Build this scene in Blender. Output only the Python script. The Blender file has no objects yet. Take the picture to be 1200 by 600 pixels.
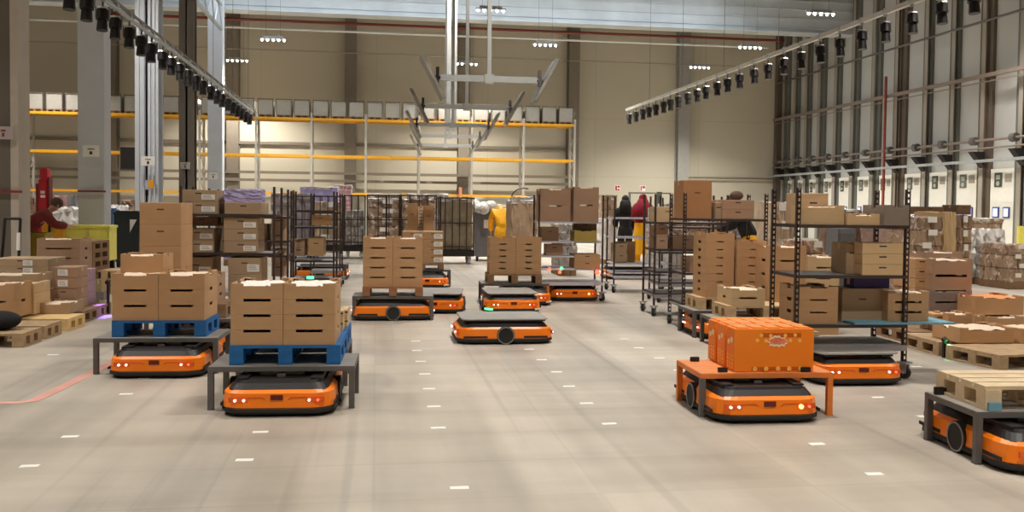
import bpy, bmesh, math, random
from mathutils import Vector, Matrix
random.seed(7)
S = bpy.context.scene
COL = S.collection
PI = math.pi
rad = math.radians

# ------------------------------------------------------------------ camera
FPX = 1080.0; CY = 277.6
YAW, PITCH, ROLL = 8.43, 1.9, 0.66
CAMH = 1.5
cam_d = bpy.data.cameras.new('camera'); cam = bpy.data.objects.new('camera', cam_d); COL.objects.link(cam)
cam_d.sensor_fit = 'HORIZONTAL'; cam_d.sensor_width = 36.0; cam_d.lens = FPX / 1200 * 36
cam_d.shift_y = -(300 - CY) / 1200
cam_d.clip_end = 300
CR = Matrix.Rotation(rad(-YAW), 3, 'Z') @ Matrix.Rotation(rad(90 - PITCH), 3, 'X') @ Matrix.Rotation(rad(ROLL), 3, 'Z')
cam.matrix_world = Matrix.Translation((0, 0, CAMH)) @ CR.to_4x4()
S.camera = cam
FWD = Vector((math.sin(rad(YAW)), math.cos(rad(YAW)), 0))       # horizontal forward

# ------------------------------------------------------------------ world, exposure
w = bpy.data.worlds.new('world'); S.world = w; w.use_nodes = True
w.node_tree.nodes['Background'].inputs[0].default_value = (0.80, 0.88, 1.0, 1)
w.node_tree.nodes['Background'].inputs[1].default_value = 0.35
S.view_settings.view_transform = 'Standard'; S.view_settings.look = 'None'
S.view_settings.gamma = 1; S.view_settings.use_curve_mapping = False
S.view_settings.exposure = 0.17
LAMP_W = 235.0          # watts of one high-bay lamp
LAMP_Z = 8.5

# ------------------------------------------------------------------ picture <-> place helpers
def ray(px, py):
    return (CR @ Vector(((px - 600) / FPX, -(py - CY) / FPX, -1))).normalized()
def P(px, py, d):
    """point seen at pixel (px, py), at horizontal depth d in front of the camera"""
    r = ray(px, py); t = d / r.dot(FWD)
    return Vector((0, 0, CAMH)) + r * t
def hor(px): return 240 + 0.0115 * (px - 440)
def G(px, d):
    """floor point in column px at depth d"""
    p = P(px, hor(px) + CAMH * FPX / d, d); return Vector((p.x, p.y, 0))
def Dy(px, py): return CAMH * FPX / (py - hor(px))           # depth of a floor pixel
TY = rad(-2.1)                                               # heading of the robots' lanes
def off(v, yaw, loc):
    return Vector(loc) + Matrix.Rotation(yaw, 3, 'Z') @ Vector(v)

# ------------------------------------------------------------------ materials
MATS = {}
def mat(name, col, rough=0.6, metal=0.0, var=0.08, scale=6.0, emit=None, es=0.0, bump=0.0, alpha=None, trans=0.0, coat=0.0):
    if name in MATS: return MATS[name]
    m = bpy.data.materials.new(name); m.use_nodes = True; nt = m.node_tree; b = nt.nodes['Principled BSDF']
    b.inputs['Roughness'].default_value = rough; b.inputs['Metallic'].default_value = metal
    if coat: b.inputs['Coat Weight'].default_value = coat
    if trans: b.inputs['Transmission Weight'].default_value = trans
    if var > 0:
        tc = nt.nodes.new('ShaderNodeTexCoord'); n = nt.nodes.new('ShaderNodeTexNoise')
        n.inputs['Scale'].default_value = scale; n.inputs['Detail'].default_value = 4
        nt.links.new(tc.outputs['Object'], n.inputs['Vector'])
        r = nt.nodes.new('ShaderNodeValToRGB'); r.color_ramp.elements[0].position = 0.3; r.color_ramp.elements[1].position = 0.7
        r.color_ramp.elements[0].color = (*[c * (1 - var) for c in col], 1)
        r.color_ramp.elements[1].color = (*[min(1, c * (1 + var)) for c in col], 1)
        nt.links.new(n.outputs['Fac'], r.inputs['Fac']); nt.links.new(r.outputs['Color'], b.inputs['Base Color'])
        if bump:
            bn = nt.nodes.new('ShaderNodeBump'); bn.inputs['Strength'].default_value = bump; bn.inputs['Distance'].default_value = 0.02
            nt.links.new(n.outputs['Fac'], bn.inputs['Height']); nt.links.new(bn.outputs['Normal'], b.inputs['Normal'])
    else:
        b.inputs['Base Color'].default_value = (*col, 1)
    if emit:
        b.inputs['Emission Color'].default_value = (*emit, 1); b.inputs['Emission Strength'].default_value = es
    if alpha is not None:
        b.inputs['Alpha'].default_value = alpha
    MATS[name] = m; return m
def srgb(r, g, b):
    return tuple(((c / 255) / 12.92 if c / 255 <= .04045 else ((c / 255 + .055) / 1.055) ** 2.4) for c in (r, g, b))

KRAFT = mat('kraft', srgb(186, 148, 108), .85, var=.07, scale=3)
KRAFT2 = mat('kraft_warm', srgb(194, 152, 110), .85, var=.07, scale=3)
KRAFT3 = mat('kraft_grey', srgb(172, 146, 116), .85, var=.07, scale=3)
KRAFT4 = mat('kraft_dark', srgb(124, 94, 70), .85, var=.1, scale=3)
KRAFT5 = mat('kraft_pale', srgb(206, 176, 134), .85, var=.08, scale=3)
KRAFT6 = mat('kraft_pink', srgb(172, 138, 112), .85, var=.08, scale=3)
PAPER = mat('white_paper', srgb(220, 200, 176), .8, var=.06, scale=20)
LABELW = mat('label_white', srgb(240, 238, 232), .7, var=.02)
INK = mat('ink', srgb(60, 56, 54), .8, var=0)
WOOD = mat('pallet_wood', srgb(196, 168, 128), .85, var=.18, scale=9)
WOODD = mat('old_wood', srgb(142, 112, 84), .9, var=.2, scale=9)
BLUEP = mat('blue_paint', srgb(24, 98, 160), .7, var=.15, scale=8)
TEAL = mat('teal_sheet', srgb(110, 158, 176), .5, var=.1)
ORANGE = mat('robot_orange', srgb(255, 130, 12), .4, var=.03, coat=.2)
ORANGET = mat('table_orange', srgb(230, 132, 60), .5, var=.06, metal=.1)
BLACKP = mat('black_plastic', srgb(26, 19, 18), .5, var=.1)
RUBBER = mat('rubber', srgb(40, 38, 37), .8, var=.1)
DGREY = mat('dark_grey_steel', srgb(98, 95, 93), .5, metal=.1, var=.08)
GREYT = mat('grey_top', srgb(148, 143, 136), .5, metal=.1, var=.1, scale=5)
STEEL = mat('steel', srgb(150, 150, 150), .4, metal=.7, var=.08)
ZINC = mat('zinc', srgb(176, 180, 182), .45, metal=.5, var=.1, scale=4)
BROWNS = mat('brown_steel', srgb(70, 58, 54), .55, metal=.3, var=.1)
SHELFG = mat('shelf_grey', srgb(150, 146, 146), .5, metal=.1, var=.08)
SHELFW = mat('shelf_white', srgb(205, 203, 212), .5, var=.05)
DISPLAY = mat('display', srgb(96, 14, 8), .25, var=0)
WHITEL = mat('white_led', (1, 1, 1), .4, var=0, emit=(1, .95, .85), es=3.0)
REDL = mat('red_led', (1, .1, .05), .4, var=0, emit=(1, .08, .04), es=3.0)
GREENL = mat('green_led', (.1, 1, .3), .4, var=0, emit=(.1, 1, .35), es=2.2)
AMBERL = mat('amber_led', (1, .6, .2), .4, var=0, emit=(1, .55, .15), es=3.0)
LAMPE = mat('lamp_diode', (1, 1, 1), .4, var=0, emit=(1, .94, .88), es=14.0)
YEL = mat('yellow_plastic', srgb(252, 240, 110), .5, var=.06)
YELD = mat('dull_yellow', srgb(176, 150, 40), .6, var=.1)
ORY = mat('orange_yellow', srgb(240, 168, 30), .6, var=.06)
REDM = mat('red_paint', srgb(190, 20, 40), .45, var=.06)
BLUEC = mat('blue_bin', srgb(46, 110, 160), .5, var=.1)
NAVY = mat('navy_carton', srgb(58, 44, 100), .7, var=.1)
def packed(name, c1, c2, mort, film, sc=(.42, .26), fr=.55, rough=.3):
    m = bpy.data.materials.new(name); m.use_nodes = True; nt = m.node_tree; b = nt.nodes['Principled BSDF']; L = nt.links
    tc = nt.nodes.new('ShaderNodeTexCoord'); sp = nt.nodes.new('ShaderNodeSeparateXYZ'); cb = nt.nodes.new('ShaderNodeCombineXYZ'); ad = nt.nodes.new('ShaderNodeMath')
    L.new(tc.outputs['Object'], sp.inputs[0]); L.new(sp.outputs[0], ad.inputs[0]); L.new(sp.outputs[1], ad.inputs[1]); L.new(ad.outputs[0], cb.inputs[0]); L.new(sp.outputs[2], cb.inputs[1])
    br = nt.nodes.new('ShaderNodeTexBrick'); L.new(cb.outputs[0], br.inputs['Vector']); br.inputs['Scale'].default_value = 1
    br.inputs['Color1'].default_value = (*c1, 1); br.inputs['Color2'].default_value = (*c2, 1); br.inputs['Mortar'].default_value = (*mort, 1)
    br.inputs['Brick Width'].default_value = sc[0]; br.inputs['Row Height'].default_value = sc[1]; br.inputs['Mortar Size'].default_value = .012; br.inputs['Bias'].default_value = 0
    n = nt.nodes.new('ShaderNodeTexNoise'); n.inputs['Scale'].default_value = 5.5; n.inputs['Detail'].default_value = 5; n.inputs['Distortion'].default_value = 1.2; L.new(tc.outputs['Object'], n.inputs['Vector'])
    r = nt.nodes.new('ShaderNodeValToRGB'); r.color_ramp.elements[0].position = fr; r.color_ramp.elements[1].position = fr + .1; L.new(n.outputs['Fac'], r.inputs['Fac'])
    mx = nt.nodes.new('ShaderNodeMix'); mx.data_type = 'RGBA'; L.new(r.outputs['Color'], mx.inputs['Factor']); L.new(br.outputs['Color'], mx.inputs[6]); mx.inputs[7].default_value = (*film, 1)  # pale noise patches paint the wrap film's highlights into the colour
    L.new(mx.outputs[2], b.inputs['Base Color']); b.inputs['Roughness'].default_value = rough; MATS[name] = m; return m
LILAC = mat('lilac_wrap', srgb(176, 170, 220), .35, var=.12, scale=5)
WHITEW = mat('white_wrap', srgb(222, 218, 214), .3, var=.16, scale=5)
GREYW = packed('grey_wrap', srgb(176, 170, 166), srgb(150, 140, 132), srgb(120, 112, 106), srgb(224, 222, 220))
BROWNW = packed('brown_wrapped', srgb(176, 148, 122), srgb(150, 122, 100), srgb(110, 88, 72), srgb(226, 214, 204))
STRIPE = packed('stripe_goods', srgb(206, 160, 152), srgb(190, 130, 124), srgb(232, 218, 214), srgb(220, 200, 196), (.5, .14))
PLAST = mat('grey_crate_plastic', srgb(134, 122, 110), .5, var=.12)

# ------------------------------------------------------------------ mesh collector
class MB:
    def __init__(s): s.bm = bmesh.new()
    def box(s, c, sz, rot=None, mi=0):
        m = Matrix.Translation(c)
        if rot is not None: m = m @ rot.to_4x4()
        m = m @ Matrix.Diagonal((sz[0], sz[1], sz[2], 1))
        g = bmesh.ops.create_cube(s.bm, size=1, matrix=m)
        if mi:
            for v in g['verts']:
                for f in v.link_faces: f.material_index = mi
        return s
    def b2(s, x0, x1, y0, y1, z0, z1, mi=0):
        return s.box(((x0 + x1) / 2, (y0 + y1) / 2, (z0 + z1) / 2), (abs(x1 - x0), abs(y1 - y0), abs(z1 - z0)), mi=mi)
    def cyl(s, a, b, r, r2=None, n=10):
        a = Vector(a); b = Vector(b); d = b - a
        q = d.to_track_quat('Z', 'Y').to_matrix().to_4x4()
        bmesh.ops.create_cone(s.bm, cap_ends=True, segments=n, radius1=r, radius2=r if r2 is None else r2, depth=d.length,
                              matrix=Matrix.Translation((a + b) / 2) @ q)
        return s
    def bar(s, a, b, wd, ht):
        a = Vector(a); b = Vector(b); d = b - a
        q = d.to_track_quat('Y', 'Z').to_matrix()
        return s.box((a + b) / 2, (wd, d.length, ht), q)
    def sph(s, c, r, sc=(1, 1, 1), n=10):
        m = Matrix.Translation(c) @ Matrix.Diagonal((sc[0], sc[1], sc[2], 1))
        bmesh.ops.create_uvsphere(s.bm, u_segments=n + 4, v_segments=n, radius=r, matrix=m); return s
    def prism(s, pts, z0, z1, inset=0.0, axis='z'):
        """vertical prism of a plan outline; the top is pulled in by inset (metres)"""
        lo = [s.bm.verts.new((p[0], p[1], z0)) for p in pts]
        def pull(p):
            l = math.hypot(*p)
            return (p[0] * (1 - inset / max(l, .01)), p[1] * (1 - inset / max(l, .01)))
        hi = [s.bm.verts.new((*pull(p), z1)) for p in pts]
        n = len(pts); s.bm.faces.new(lo[::-1]); s.bm.faces.new(hi)
        for i in range(n): s.bm.faces.new((lo[i], lo[(i + 1) % n], hi[(i + 1) % n], hi[i]))
        return s
    def plate(s, pts3, th):
        """polygon in the x-z plane (front face), extruded th along +y"""
        a = [s.bm.verts.new(p) for p in pts3]; b = [s.bm.verts.new((p[0], p[1] + th, p[2])) for p in pts3]
        n = len(a); s.bm.faces.new(a); s.bm.faces.new(b[::-1])
        for i in range(n): s.bm.faces.new((a[(i + 1) % n], a[i], b[i], b[(i + 1) % n]))
        return s
    def mesh(s, name, mats, bevel=0, smooth=False):
        if bevel:
            es = [e for e in s.bm.edges if len(e.link_faces) == 2 and e.calc_face_angle(0) > .6]
            bmesh.ops.bevel(s.bm, geom=es, offset=bevel, segments=2, affect='EDGES', clamp_overlap=True)
        bmesh.ops.recalc_face_normals(s.bm, faces=s.bm.faces)
        me = bpy.data.meshes.new(name); s.bm.to_mesh(me); s.bm.free()
        for m in (mats if isinstance(mats, (list, tuple)) else [mats]): me.materials.append(m)
        if smooth:
            for p in me.polygons: p.use_smooth = True
        return me

def link(name, me, parent=None, loc=(0, 0, 0), rz=0):
    o = bpy.data.objects.new(name, me); COL.objects.link(o)
    o.location = loc; o.rotation_euler = (0, 0, rz)
    if parent: o.parent = parent
    return o
def tag(o, label, cat, group=None):
    assert 4 <= len(label.split()) <= 16, label
    o['label'] = label; o['category'] = cat
    if group: o['group'] = group
    return o
def thing(name, label, cat, loc=(0, 0, 0), rz=0, group=None):
    return tag(link(name, None, None, loc, rz), label, cat, group)
def struct(name, me, loc=(0, 0, 0), rz=0):
    o = link(name, me, None, loc, rz); o['kind'] = 'structure'; return o
CACHE = {}
def cached(key, fn):
    if key not in CACHE: CACHE[key] = fn()
    return CACHE[key]
ORD = ['first', 'second', 'third', 'fourth', 'fifth', 'sixth', 'seventh', 'eighth', 'ninth', 'tenth', 'eleventh', 'twelfth',
       'thirteenth', 'fourteenth', 'fifteenth', 'sixteenth', 'seventeenth', 'eighteenth', 'nineteenth', 'twentieth',
       'twenty-first', 'twenty-second', 'twenty-third', 'twenty-fourth', 'twenty-fifth', 'twenty-sixth', 'twenty-seventh',
       'twenty-eighth', 'twenty-ninth', 'thirtieth', 'thirty-first', 'thirty-second', 'thirty-third', 'thirty-fourth', 'thirty-fifth',
       'thirty-sixth', 'thirty-seventh', 'thirty-eighth', 'thirty-ninth', 'fortieth']

# ================================================================== SETTING
WX = 22.9; WY = 50.0; CZ = 12.6
# ---- floor
def floor_mat():
    m = bpy.data.materials.new('sealed_concrete'); m.use_nodes = True; nt = m.node_tree; b = nt.nodes['Principled BSDF']; L = nt.links
    tc = nt.nodes.new('ShaderNodeTexCoord')
    def noise(sc, det=5, vec=None, dist=0):
        n = nt.nodes.new('ShaderNodeTexNoise'); n.inputs['Scale'].default_value = sc; n.inputs['Detail'].default_value = det
        n.inputs['Distortion'].default_value = dist; L.new(vec or tc.outputs['Object'], n.inputs['Vector']); return n
    def mapped(scx, scy, rot=0):
        mp = nt.nodes.new('ShaderNodeMapping'); mp.inputs['Scale'].default_value = (scx, scy, 1); mp.inputs['Rotation'].default_value = (0, 0, rot)
        L.new(tc.outputs['Object'], mp.inputs['Vector']); return mp.outputs['Vector']
    def ramp(n, p0, p1, c0, c1, out='Fac'):
        r = nt.nodes.new('ShaderNodeValToRGB'); r.color_ramp.elements[0].position = p0; r.color_ramp.elements[1].position = p1
        r.color_ramp.elements[0].color = (*c0, 1); r.color_ramp.elements[1].color = (*c1, 1); L.new(n.outputs[out], r.inputs['Fac']); return r
    def mul(a, bb, f=1):
        x = nt.nodes.new('ShaderNodeMix'); x.data_type = 'RGBA'; x.blend_type = 'MULTIPLY'; x.inputs['Factor'].default_value = f
        L.new(a, x.inputs[6]); L.new(bb, x.inputs[7]); return x.outputs[2]
    base = ramp(noise(.22, 3), .35, .65, srgb(188, 180, 168), srgb(206, 195, 178)).outputs['Color']
    fine = ramp(noise(3.5, 6), .3, .7, (.90, .90, .90), (1.05, 1.04, 1.03)).outputs['Color']
    # smeared cleaning / tyre streaks, along and across the hall
    st1 = ramp(noise(1, 4, mapped(1.6, .14)), .40, .62, (1, 1, 1), (.72, .715, .71)).outputs['Color']
    st2 = ramp(noise(1, 4, mapped(.22, 2.6)), .45, .66, (1, 1, 1), (.86, .855, .85)).outputs['Color']
    br = nt.nodes.new('ShaderNodeTexBrick'); L.new(mapped(1, 1), br.inputs['Vector'])
    br.inputs['Color1'].default_value = (1, 1, 1, 1); br.inputs['Color2'].default_value = (.84, .835, .83, 1); br.inputs['Mortar'].default_value = (.84, .83, .82, 1)
    br.inputs['Scale'].default_value = 1; br.inputs['Brick Width'].default_value = 1.18; br.inputs['Row Height'].default_value = .667
    br.inputs['Mortar Size'].default_value = .012; br.inputs['Mortar Smooth'].default_value = .6; br.offset = 0
    st3 = ramp(noise(1, 2, mapped(5.5, .07)), .60, .66, (1, 1, 1), (.80, .80, .82)).outputs['Color']
    c = mul(base, fine, .6); c = mul(c, st3, .7); c = mul(c, st1, .9); c = mul(c, st2, .9); c = mul(c, br.outputs['Color'], .75)
    L.new(c, b.inputs['Base Color'])
    rr = nt.nodes.new('ShaderNodeMapRange'); L.new(noise(1.2, 4).outputs['Fac'], rr.inputs['Value'])
    rr.inputs['To Min'].default_value = .30; rr.inputs['To Max'].default_value = .5; L.new(rr.outputs['Result'], b.inputs['Roughness'])
    return m
struct('floor', MB().b2(-32, WX + .3, -12, WY + .5, -.2, 0).mesh('floor', floor_mat()))

def wall_mat(name, col, pw=6.0, ph=1.2, shade=.93):
    m = bpy.data.materials.new(name); m.use_nodes = True; nt = m.node_tree; b = nt.nodes['Principled BSDF']; L = nt.links
    tc = nt.nodes.new('ShaderNodeTexCoord'); mp = nt.nodes.new('ShaderNodeMapping'); mp.inputs['Rotation'].default_value = (rad(90), 0, 0)
    L.new(tc.outputs['Object'], mp.inputs['Vector'])
    br = nt.nodes.new('ShaderNodeTexBrick'); L.new(mp.outputs['Vector'], br.inputs['Vector'])
    c2 = tuple(c * .97 for c in col)
    br.inputs['Color1'].default_value = (*col, 1); br.inputs['Color2'].default_value = (*c2, 1); br.inputs['Mortar'].default_value = (*[c * .82 for c in col], 1)
    br.inputs['Scale'].default_value = 1; br.inputs['Brick Width'].default_value = pw; br.inputs['Row Height'].default_value = ph
    br.inputs['Mortar Size'].default_value = .015; br.offset = 0; b.inputs['Roughness'].default_value = .6
    L.new(br.outputs['Color'], b.inputs['Base Color']); return m
WALLM = wall_mat('cream_panel_wall', srgb(206, 198, 178), 6.0, 3.2)
struct('wall_back', MB().b2(-32, WX + .3, WY, WY + .3, 0, CZ).mesh('wall_back', WALLM))
struct('wall_right', MB().b2(WX, WX + .3, -12, WY + .3, 0, CZ).mesh('wall_right', mat('right_panels', srgb(186, 186, 182), .6, var=.03, scale=.5)))
struct('wall_left', MB().b2(-32.3, -32, -12, WY + .3, 0, CZ).mesh('wall_left', WALLM))
struct('wall_front', MB().b2(-32, WX + .3, -12.3, -12, 0, CZ).mesh('wall_front', WALLM))
CEILM = mat('ceiling_sheet', srgb(92, 84, 76), .6, var=.08, scale=.6)
struct('ceiling', MB().b2(-32.3, WX + .3, -12.3, WY + .3, CZ, CZ + .2).mesh('ceiling', CEILM))
mb = MB()
for k in range(int((WY + 12) / .35)):
    mb.b2(-32, WX, -12 + k * .35, -12 + k * .35 + .14, CZ - .05, CZ)
struct('trim_1', mb.mesh('ceiling_ribs', CEILM))
GIRD = mat('white_girder', srgb(205, 212, 216), .35, metal=.15, var=.12, scale=.8)
# concrete/steel girders across the hall
for i, (gy, gz) in enumerate([(42.3, 10.0), (30.0, 10.7), (18.0, 10.7), (6.0, 10.7), (-6, 10.7)]):
    m = MB().b2(-32, WX, gy - .3, gy + .3, gz, gz + 1.7)
    for q in (.18, .62, 1.05, 1.45): m.b2(-32, WX, gy - .34, gy + .34, gz + q, gz + q + .05)
    m.b2(-32, WX, gy - .45, gy + .45, gz - .06, gz)
    struct('trim_%d' % (2 + i), m.mesh('girder', GIRD))
m = MB()
for k in range(14):
    x = -30 + k * 4.1; m.b2(x, x + .2, -12, WY, CZ - .55, CZ - .05)
struct('trim_8', m.mesh('purlins', mat('purlin', srgb(130, 126, 120), .5, var=.08)))
# red pipe and conduits along the back wall
REDP = mat('red_pipe', srgb(138, 58, 46), .5, var=.05)
zr = P(600, 33, 49.3).z
o = struct('trim_9', MB().cyl((-14, WY - .7, zr), (WX - .3, WY - .7, zr), .07).mesh('red_pipe', REDP))
zc = P(600, 47, 44).z; zd = P(600, 70.5, 48).z
yc = 44 / math.cos(rad(YAW)) - 1
tag(link('cable_conduit', MB().cyl((-30, 43, zc), (WX - 4, 43, zc), .05).mesh('c', mat('white_line', srgb(205, 205, 200), .5, var=.03))), 'white overhead conduit spanning hall below the girder', 'conduit')
tag(link('cable_conduit', MB().cyl((-30, 47, zd), (WX - 4, 47, zd), .022).mesh('c', mat('tan_line', srgb(160, 150, 130), .5, var=.03))), 'thin beige conduit just below the white one at back wall', 'conduit')
# back-wall columns
CGREY = mat('column_greybrown', srgb(132, 122, 108), .6, var=.06)
for k, x in enumerate([-25.35, -19.35, -13.35, -7.35, -1.35, 4.65, 10.65, 16.9]):
    wd = .3 if k != 7 else .32
    m = MB().b2(x - wd, x + wd, WY - .62, WY - .56, 0, CZ).b2(x - wd, x + wd, WY - .08, WY, 0, CZ).b2(x - .05, x + .05, WY - .6, WY, 0, CZ)
    struct('trim_%d' % (10 + k), m.mesh('wall_column', CGREY if k != 7 else mat('col_light', srgb(160, 158, 152), .5, var=.05)))
# horizontal rails behind the rack and lower pale cladding
m = MB()
for z in (3.05, 2.65): m.b2(-32, 10.6, WY - .72, WY - .62, z, z + .14)
m.b2(-32, 10.6, WY - .16, WY - .02, 4.6, 4.75)
struct('trim_18', m.mesh('wall_rails', CGREY))
zpipe = P(850, 207, 49.6).z
struct('trim_19', MB().cyl((17.2, WY - .2, zpipe), (WX - .2, WY - .2, zpipe), .05).mesh('pipe', CGREY))
# rack columns at the left
def hcol(x, y, wd, dp, m_, name, light_edge=False, box=False):
    m = MB()
    if box: m.b2(x - wd / 2, x + wd / 2, y, y + dp, 0, CZ)
    else:
        m.b2(x - wd / 2, x + wd / 2, y, y + .05, 0, CZ).b2(x - wd / 2, x + wd / 2, y + dp - .05, y + dp, 0, CZ).b2(x - .03, x + .03, y, y + dp, 0, CZ)
        m.b2(x - wd / 2, x + wd / 2, y - .02, y + dp + .02, 0, .04)
    return struct(name, m.mesh('column', m_, bevel=.012 if box else 0))
CBLUE = mat('column_bluegrey', srgb(206, 211, 218), .55, var=.05, scale=1.5)
CDARK = mat('column_dark', srgb(112, 104, 94), .6, var=.06, scale=1.5)
def colpx(x0, x1, d, m_, name, box=False):
    a = G(x0, d); b = G(x1, d); wd = (b - a).length
    c = (a + b) / 2
    hcol(c.x, c.y, wd, wd, m_, name, box=box); return c
colpx(-30, 13, 14.9, CDARK, 'trim_20')
a_ = G(18, 14.95); struct('trim_21', MB().b2(a_.x - .06, a_.x + .06, a_.y, a_.y + .5, 0, CZ).mesh('flange', mat('pale_flange', srgb(200, 190, 178), .6, var=.04)))
colpx(92.5, 121.5, 19.8, CBLUE, 'trim_22', box=True)
colpx(159, 185, 24.8, CBLUE, 'trim_23')
a_ = G(172, 24.75); m = MB()
for dx in (-.2, -.07, .09, .2): m.b2(a_.x + dx - .02, a_.x + dx + .02, a_.y - .05, a_.y, 0, CZ)
struct('trim_24', m.mesh('column_ribs', CBLUE))
colpx(210, 227, 27.6, CDARK, 'trim_25')
colpx(243.5, 260, 38, CBLUE, 'trim_26', box=True)
# red bands and a red safety line at the columns
for i, (x0, x1, d) in enumerate([(92, 122, 19.7), (-30, 22, 14.8)]):
    a = P(x0, 224, d); b = P(x1, 224, d)
    struct('trim_%d' % (27 + i), MB().b2(a.x - .01, b.x + .01, a.y - .03, a.y + .02, a.z - .02, a.z + .02).mesh('band', REDP))
# column signs
def sign(name, x0, x1, y0, y1, d, m_, label, marks=None, mark_m=INK, cat='sign'):
    a = P(x0, y1, d); wd = (x1 - x0) * d / FPX; h = (y1 - y0) * d / FPX
    o = tag(link(name, MB().b2(0, wd, -.012, 0, 0, h).mesh(name, m_, bevel=.002), None, (a.x, a.y, a.z)), label, cat)
    if marks:
        m = MB()
        for (u0, u1, v0, v1) in marks: m.b2(u0 * wd, u1 * wd, -.018, -.012, v0 * h, v1 * h)
        link('sign_print', m.mesh('print', mark_m), o)
    return o
mk = [(.3, .7, .62, .7), (.42, .58, .2, .42), (.46, .54, .42, .5)]
sign('column_sign', 97, 115.5, 170, 183.5, 19.65, LABELW, 'white sign on the widest pale blue column', mk)
sign('column_sign', 165.5, 181, 183, 194, 24.5, LABELW, 'white sign on the ribbed grey column above the yellow notice', mk)
sign('column_sign', 211, 222.5, 190, 198, 27.5, mat('grey_sign', srgb(176, 172, 166), .6, var=.03), 'grey sign high on the dark steel column', mk)
sign('column_sign', 244.5, 255, 202, 210, 37.9, LABELW, 'small white sign on the farthest pale column', mk)
sign('column_sign', -10, 14, 148, 163, 14.8, mat('pink_sign', srgb(190, 176, 176), .6, var=.03), 'pale sign on the dark column at left edge', [(.5, .6, .2, .5), (.45, .66, .6, .75)], REDP)
sign('column_notice', 170, 180, 211, 222, 24.45, mat('notice_blue', srgb(170, 180, 210), .6, var=.1), 'yellow and pale notice on the ribbed grey column', [(.35, 1, .15, 1)], ORY, 'notice')
sign('wall_board', 141, 161, 172.5, 199, 30, mat('dark_board', srgb(44, 42, 40), .6, var=.05), 'black square board beside the ribbed column', [(.05, .95, .02, .05)], DGREY, 'board')
sign('exit_sign', 731, 738, 216, 223.5, 49.5, LABELW, 'small red and white sign left on cream back wall', [(.1, .4, .1, .9), (.5, .9, .1, .35), (.5, .9, .6, .9)], REDM)
sign('exit_sign', 763, 770, 216.5, 223.5, 49.5, LABELW, 'small red and white sign right on cream back wall', [(.1, .3, .1, .9), (.4, .9, .55, .9)], REDM)

# ---- right wall: tall door tracks, columns and dock doors
TRK = mat('track_greygreen', srgb(112, 113, 106), .55, metal=.2, var=.06, scale=.7)
TRKD = mat('track_dark', srgb(106, 94, 82), .55, metal=.2, var=.06, scale=.7)
COLR = mat('right_column', srgb(158, 150, 138), .55, var=.06, scale=.7)
DOORM = mat('dock_door_white', srgb(228, 225, 214), .5, var=.03)
def wally(px):
    return WX / math.tan(math.atan((px - 600) / FPX) + rad(YAW))
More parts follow.
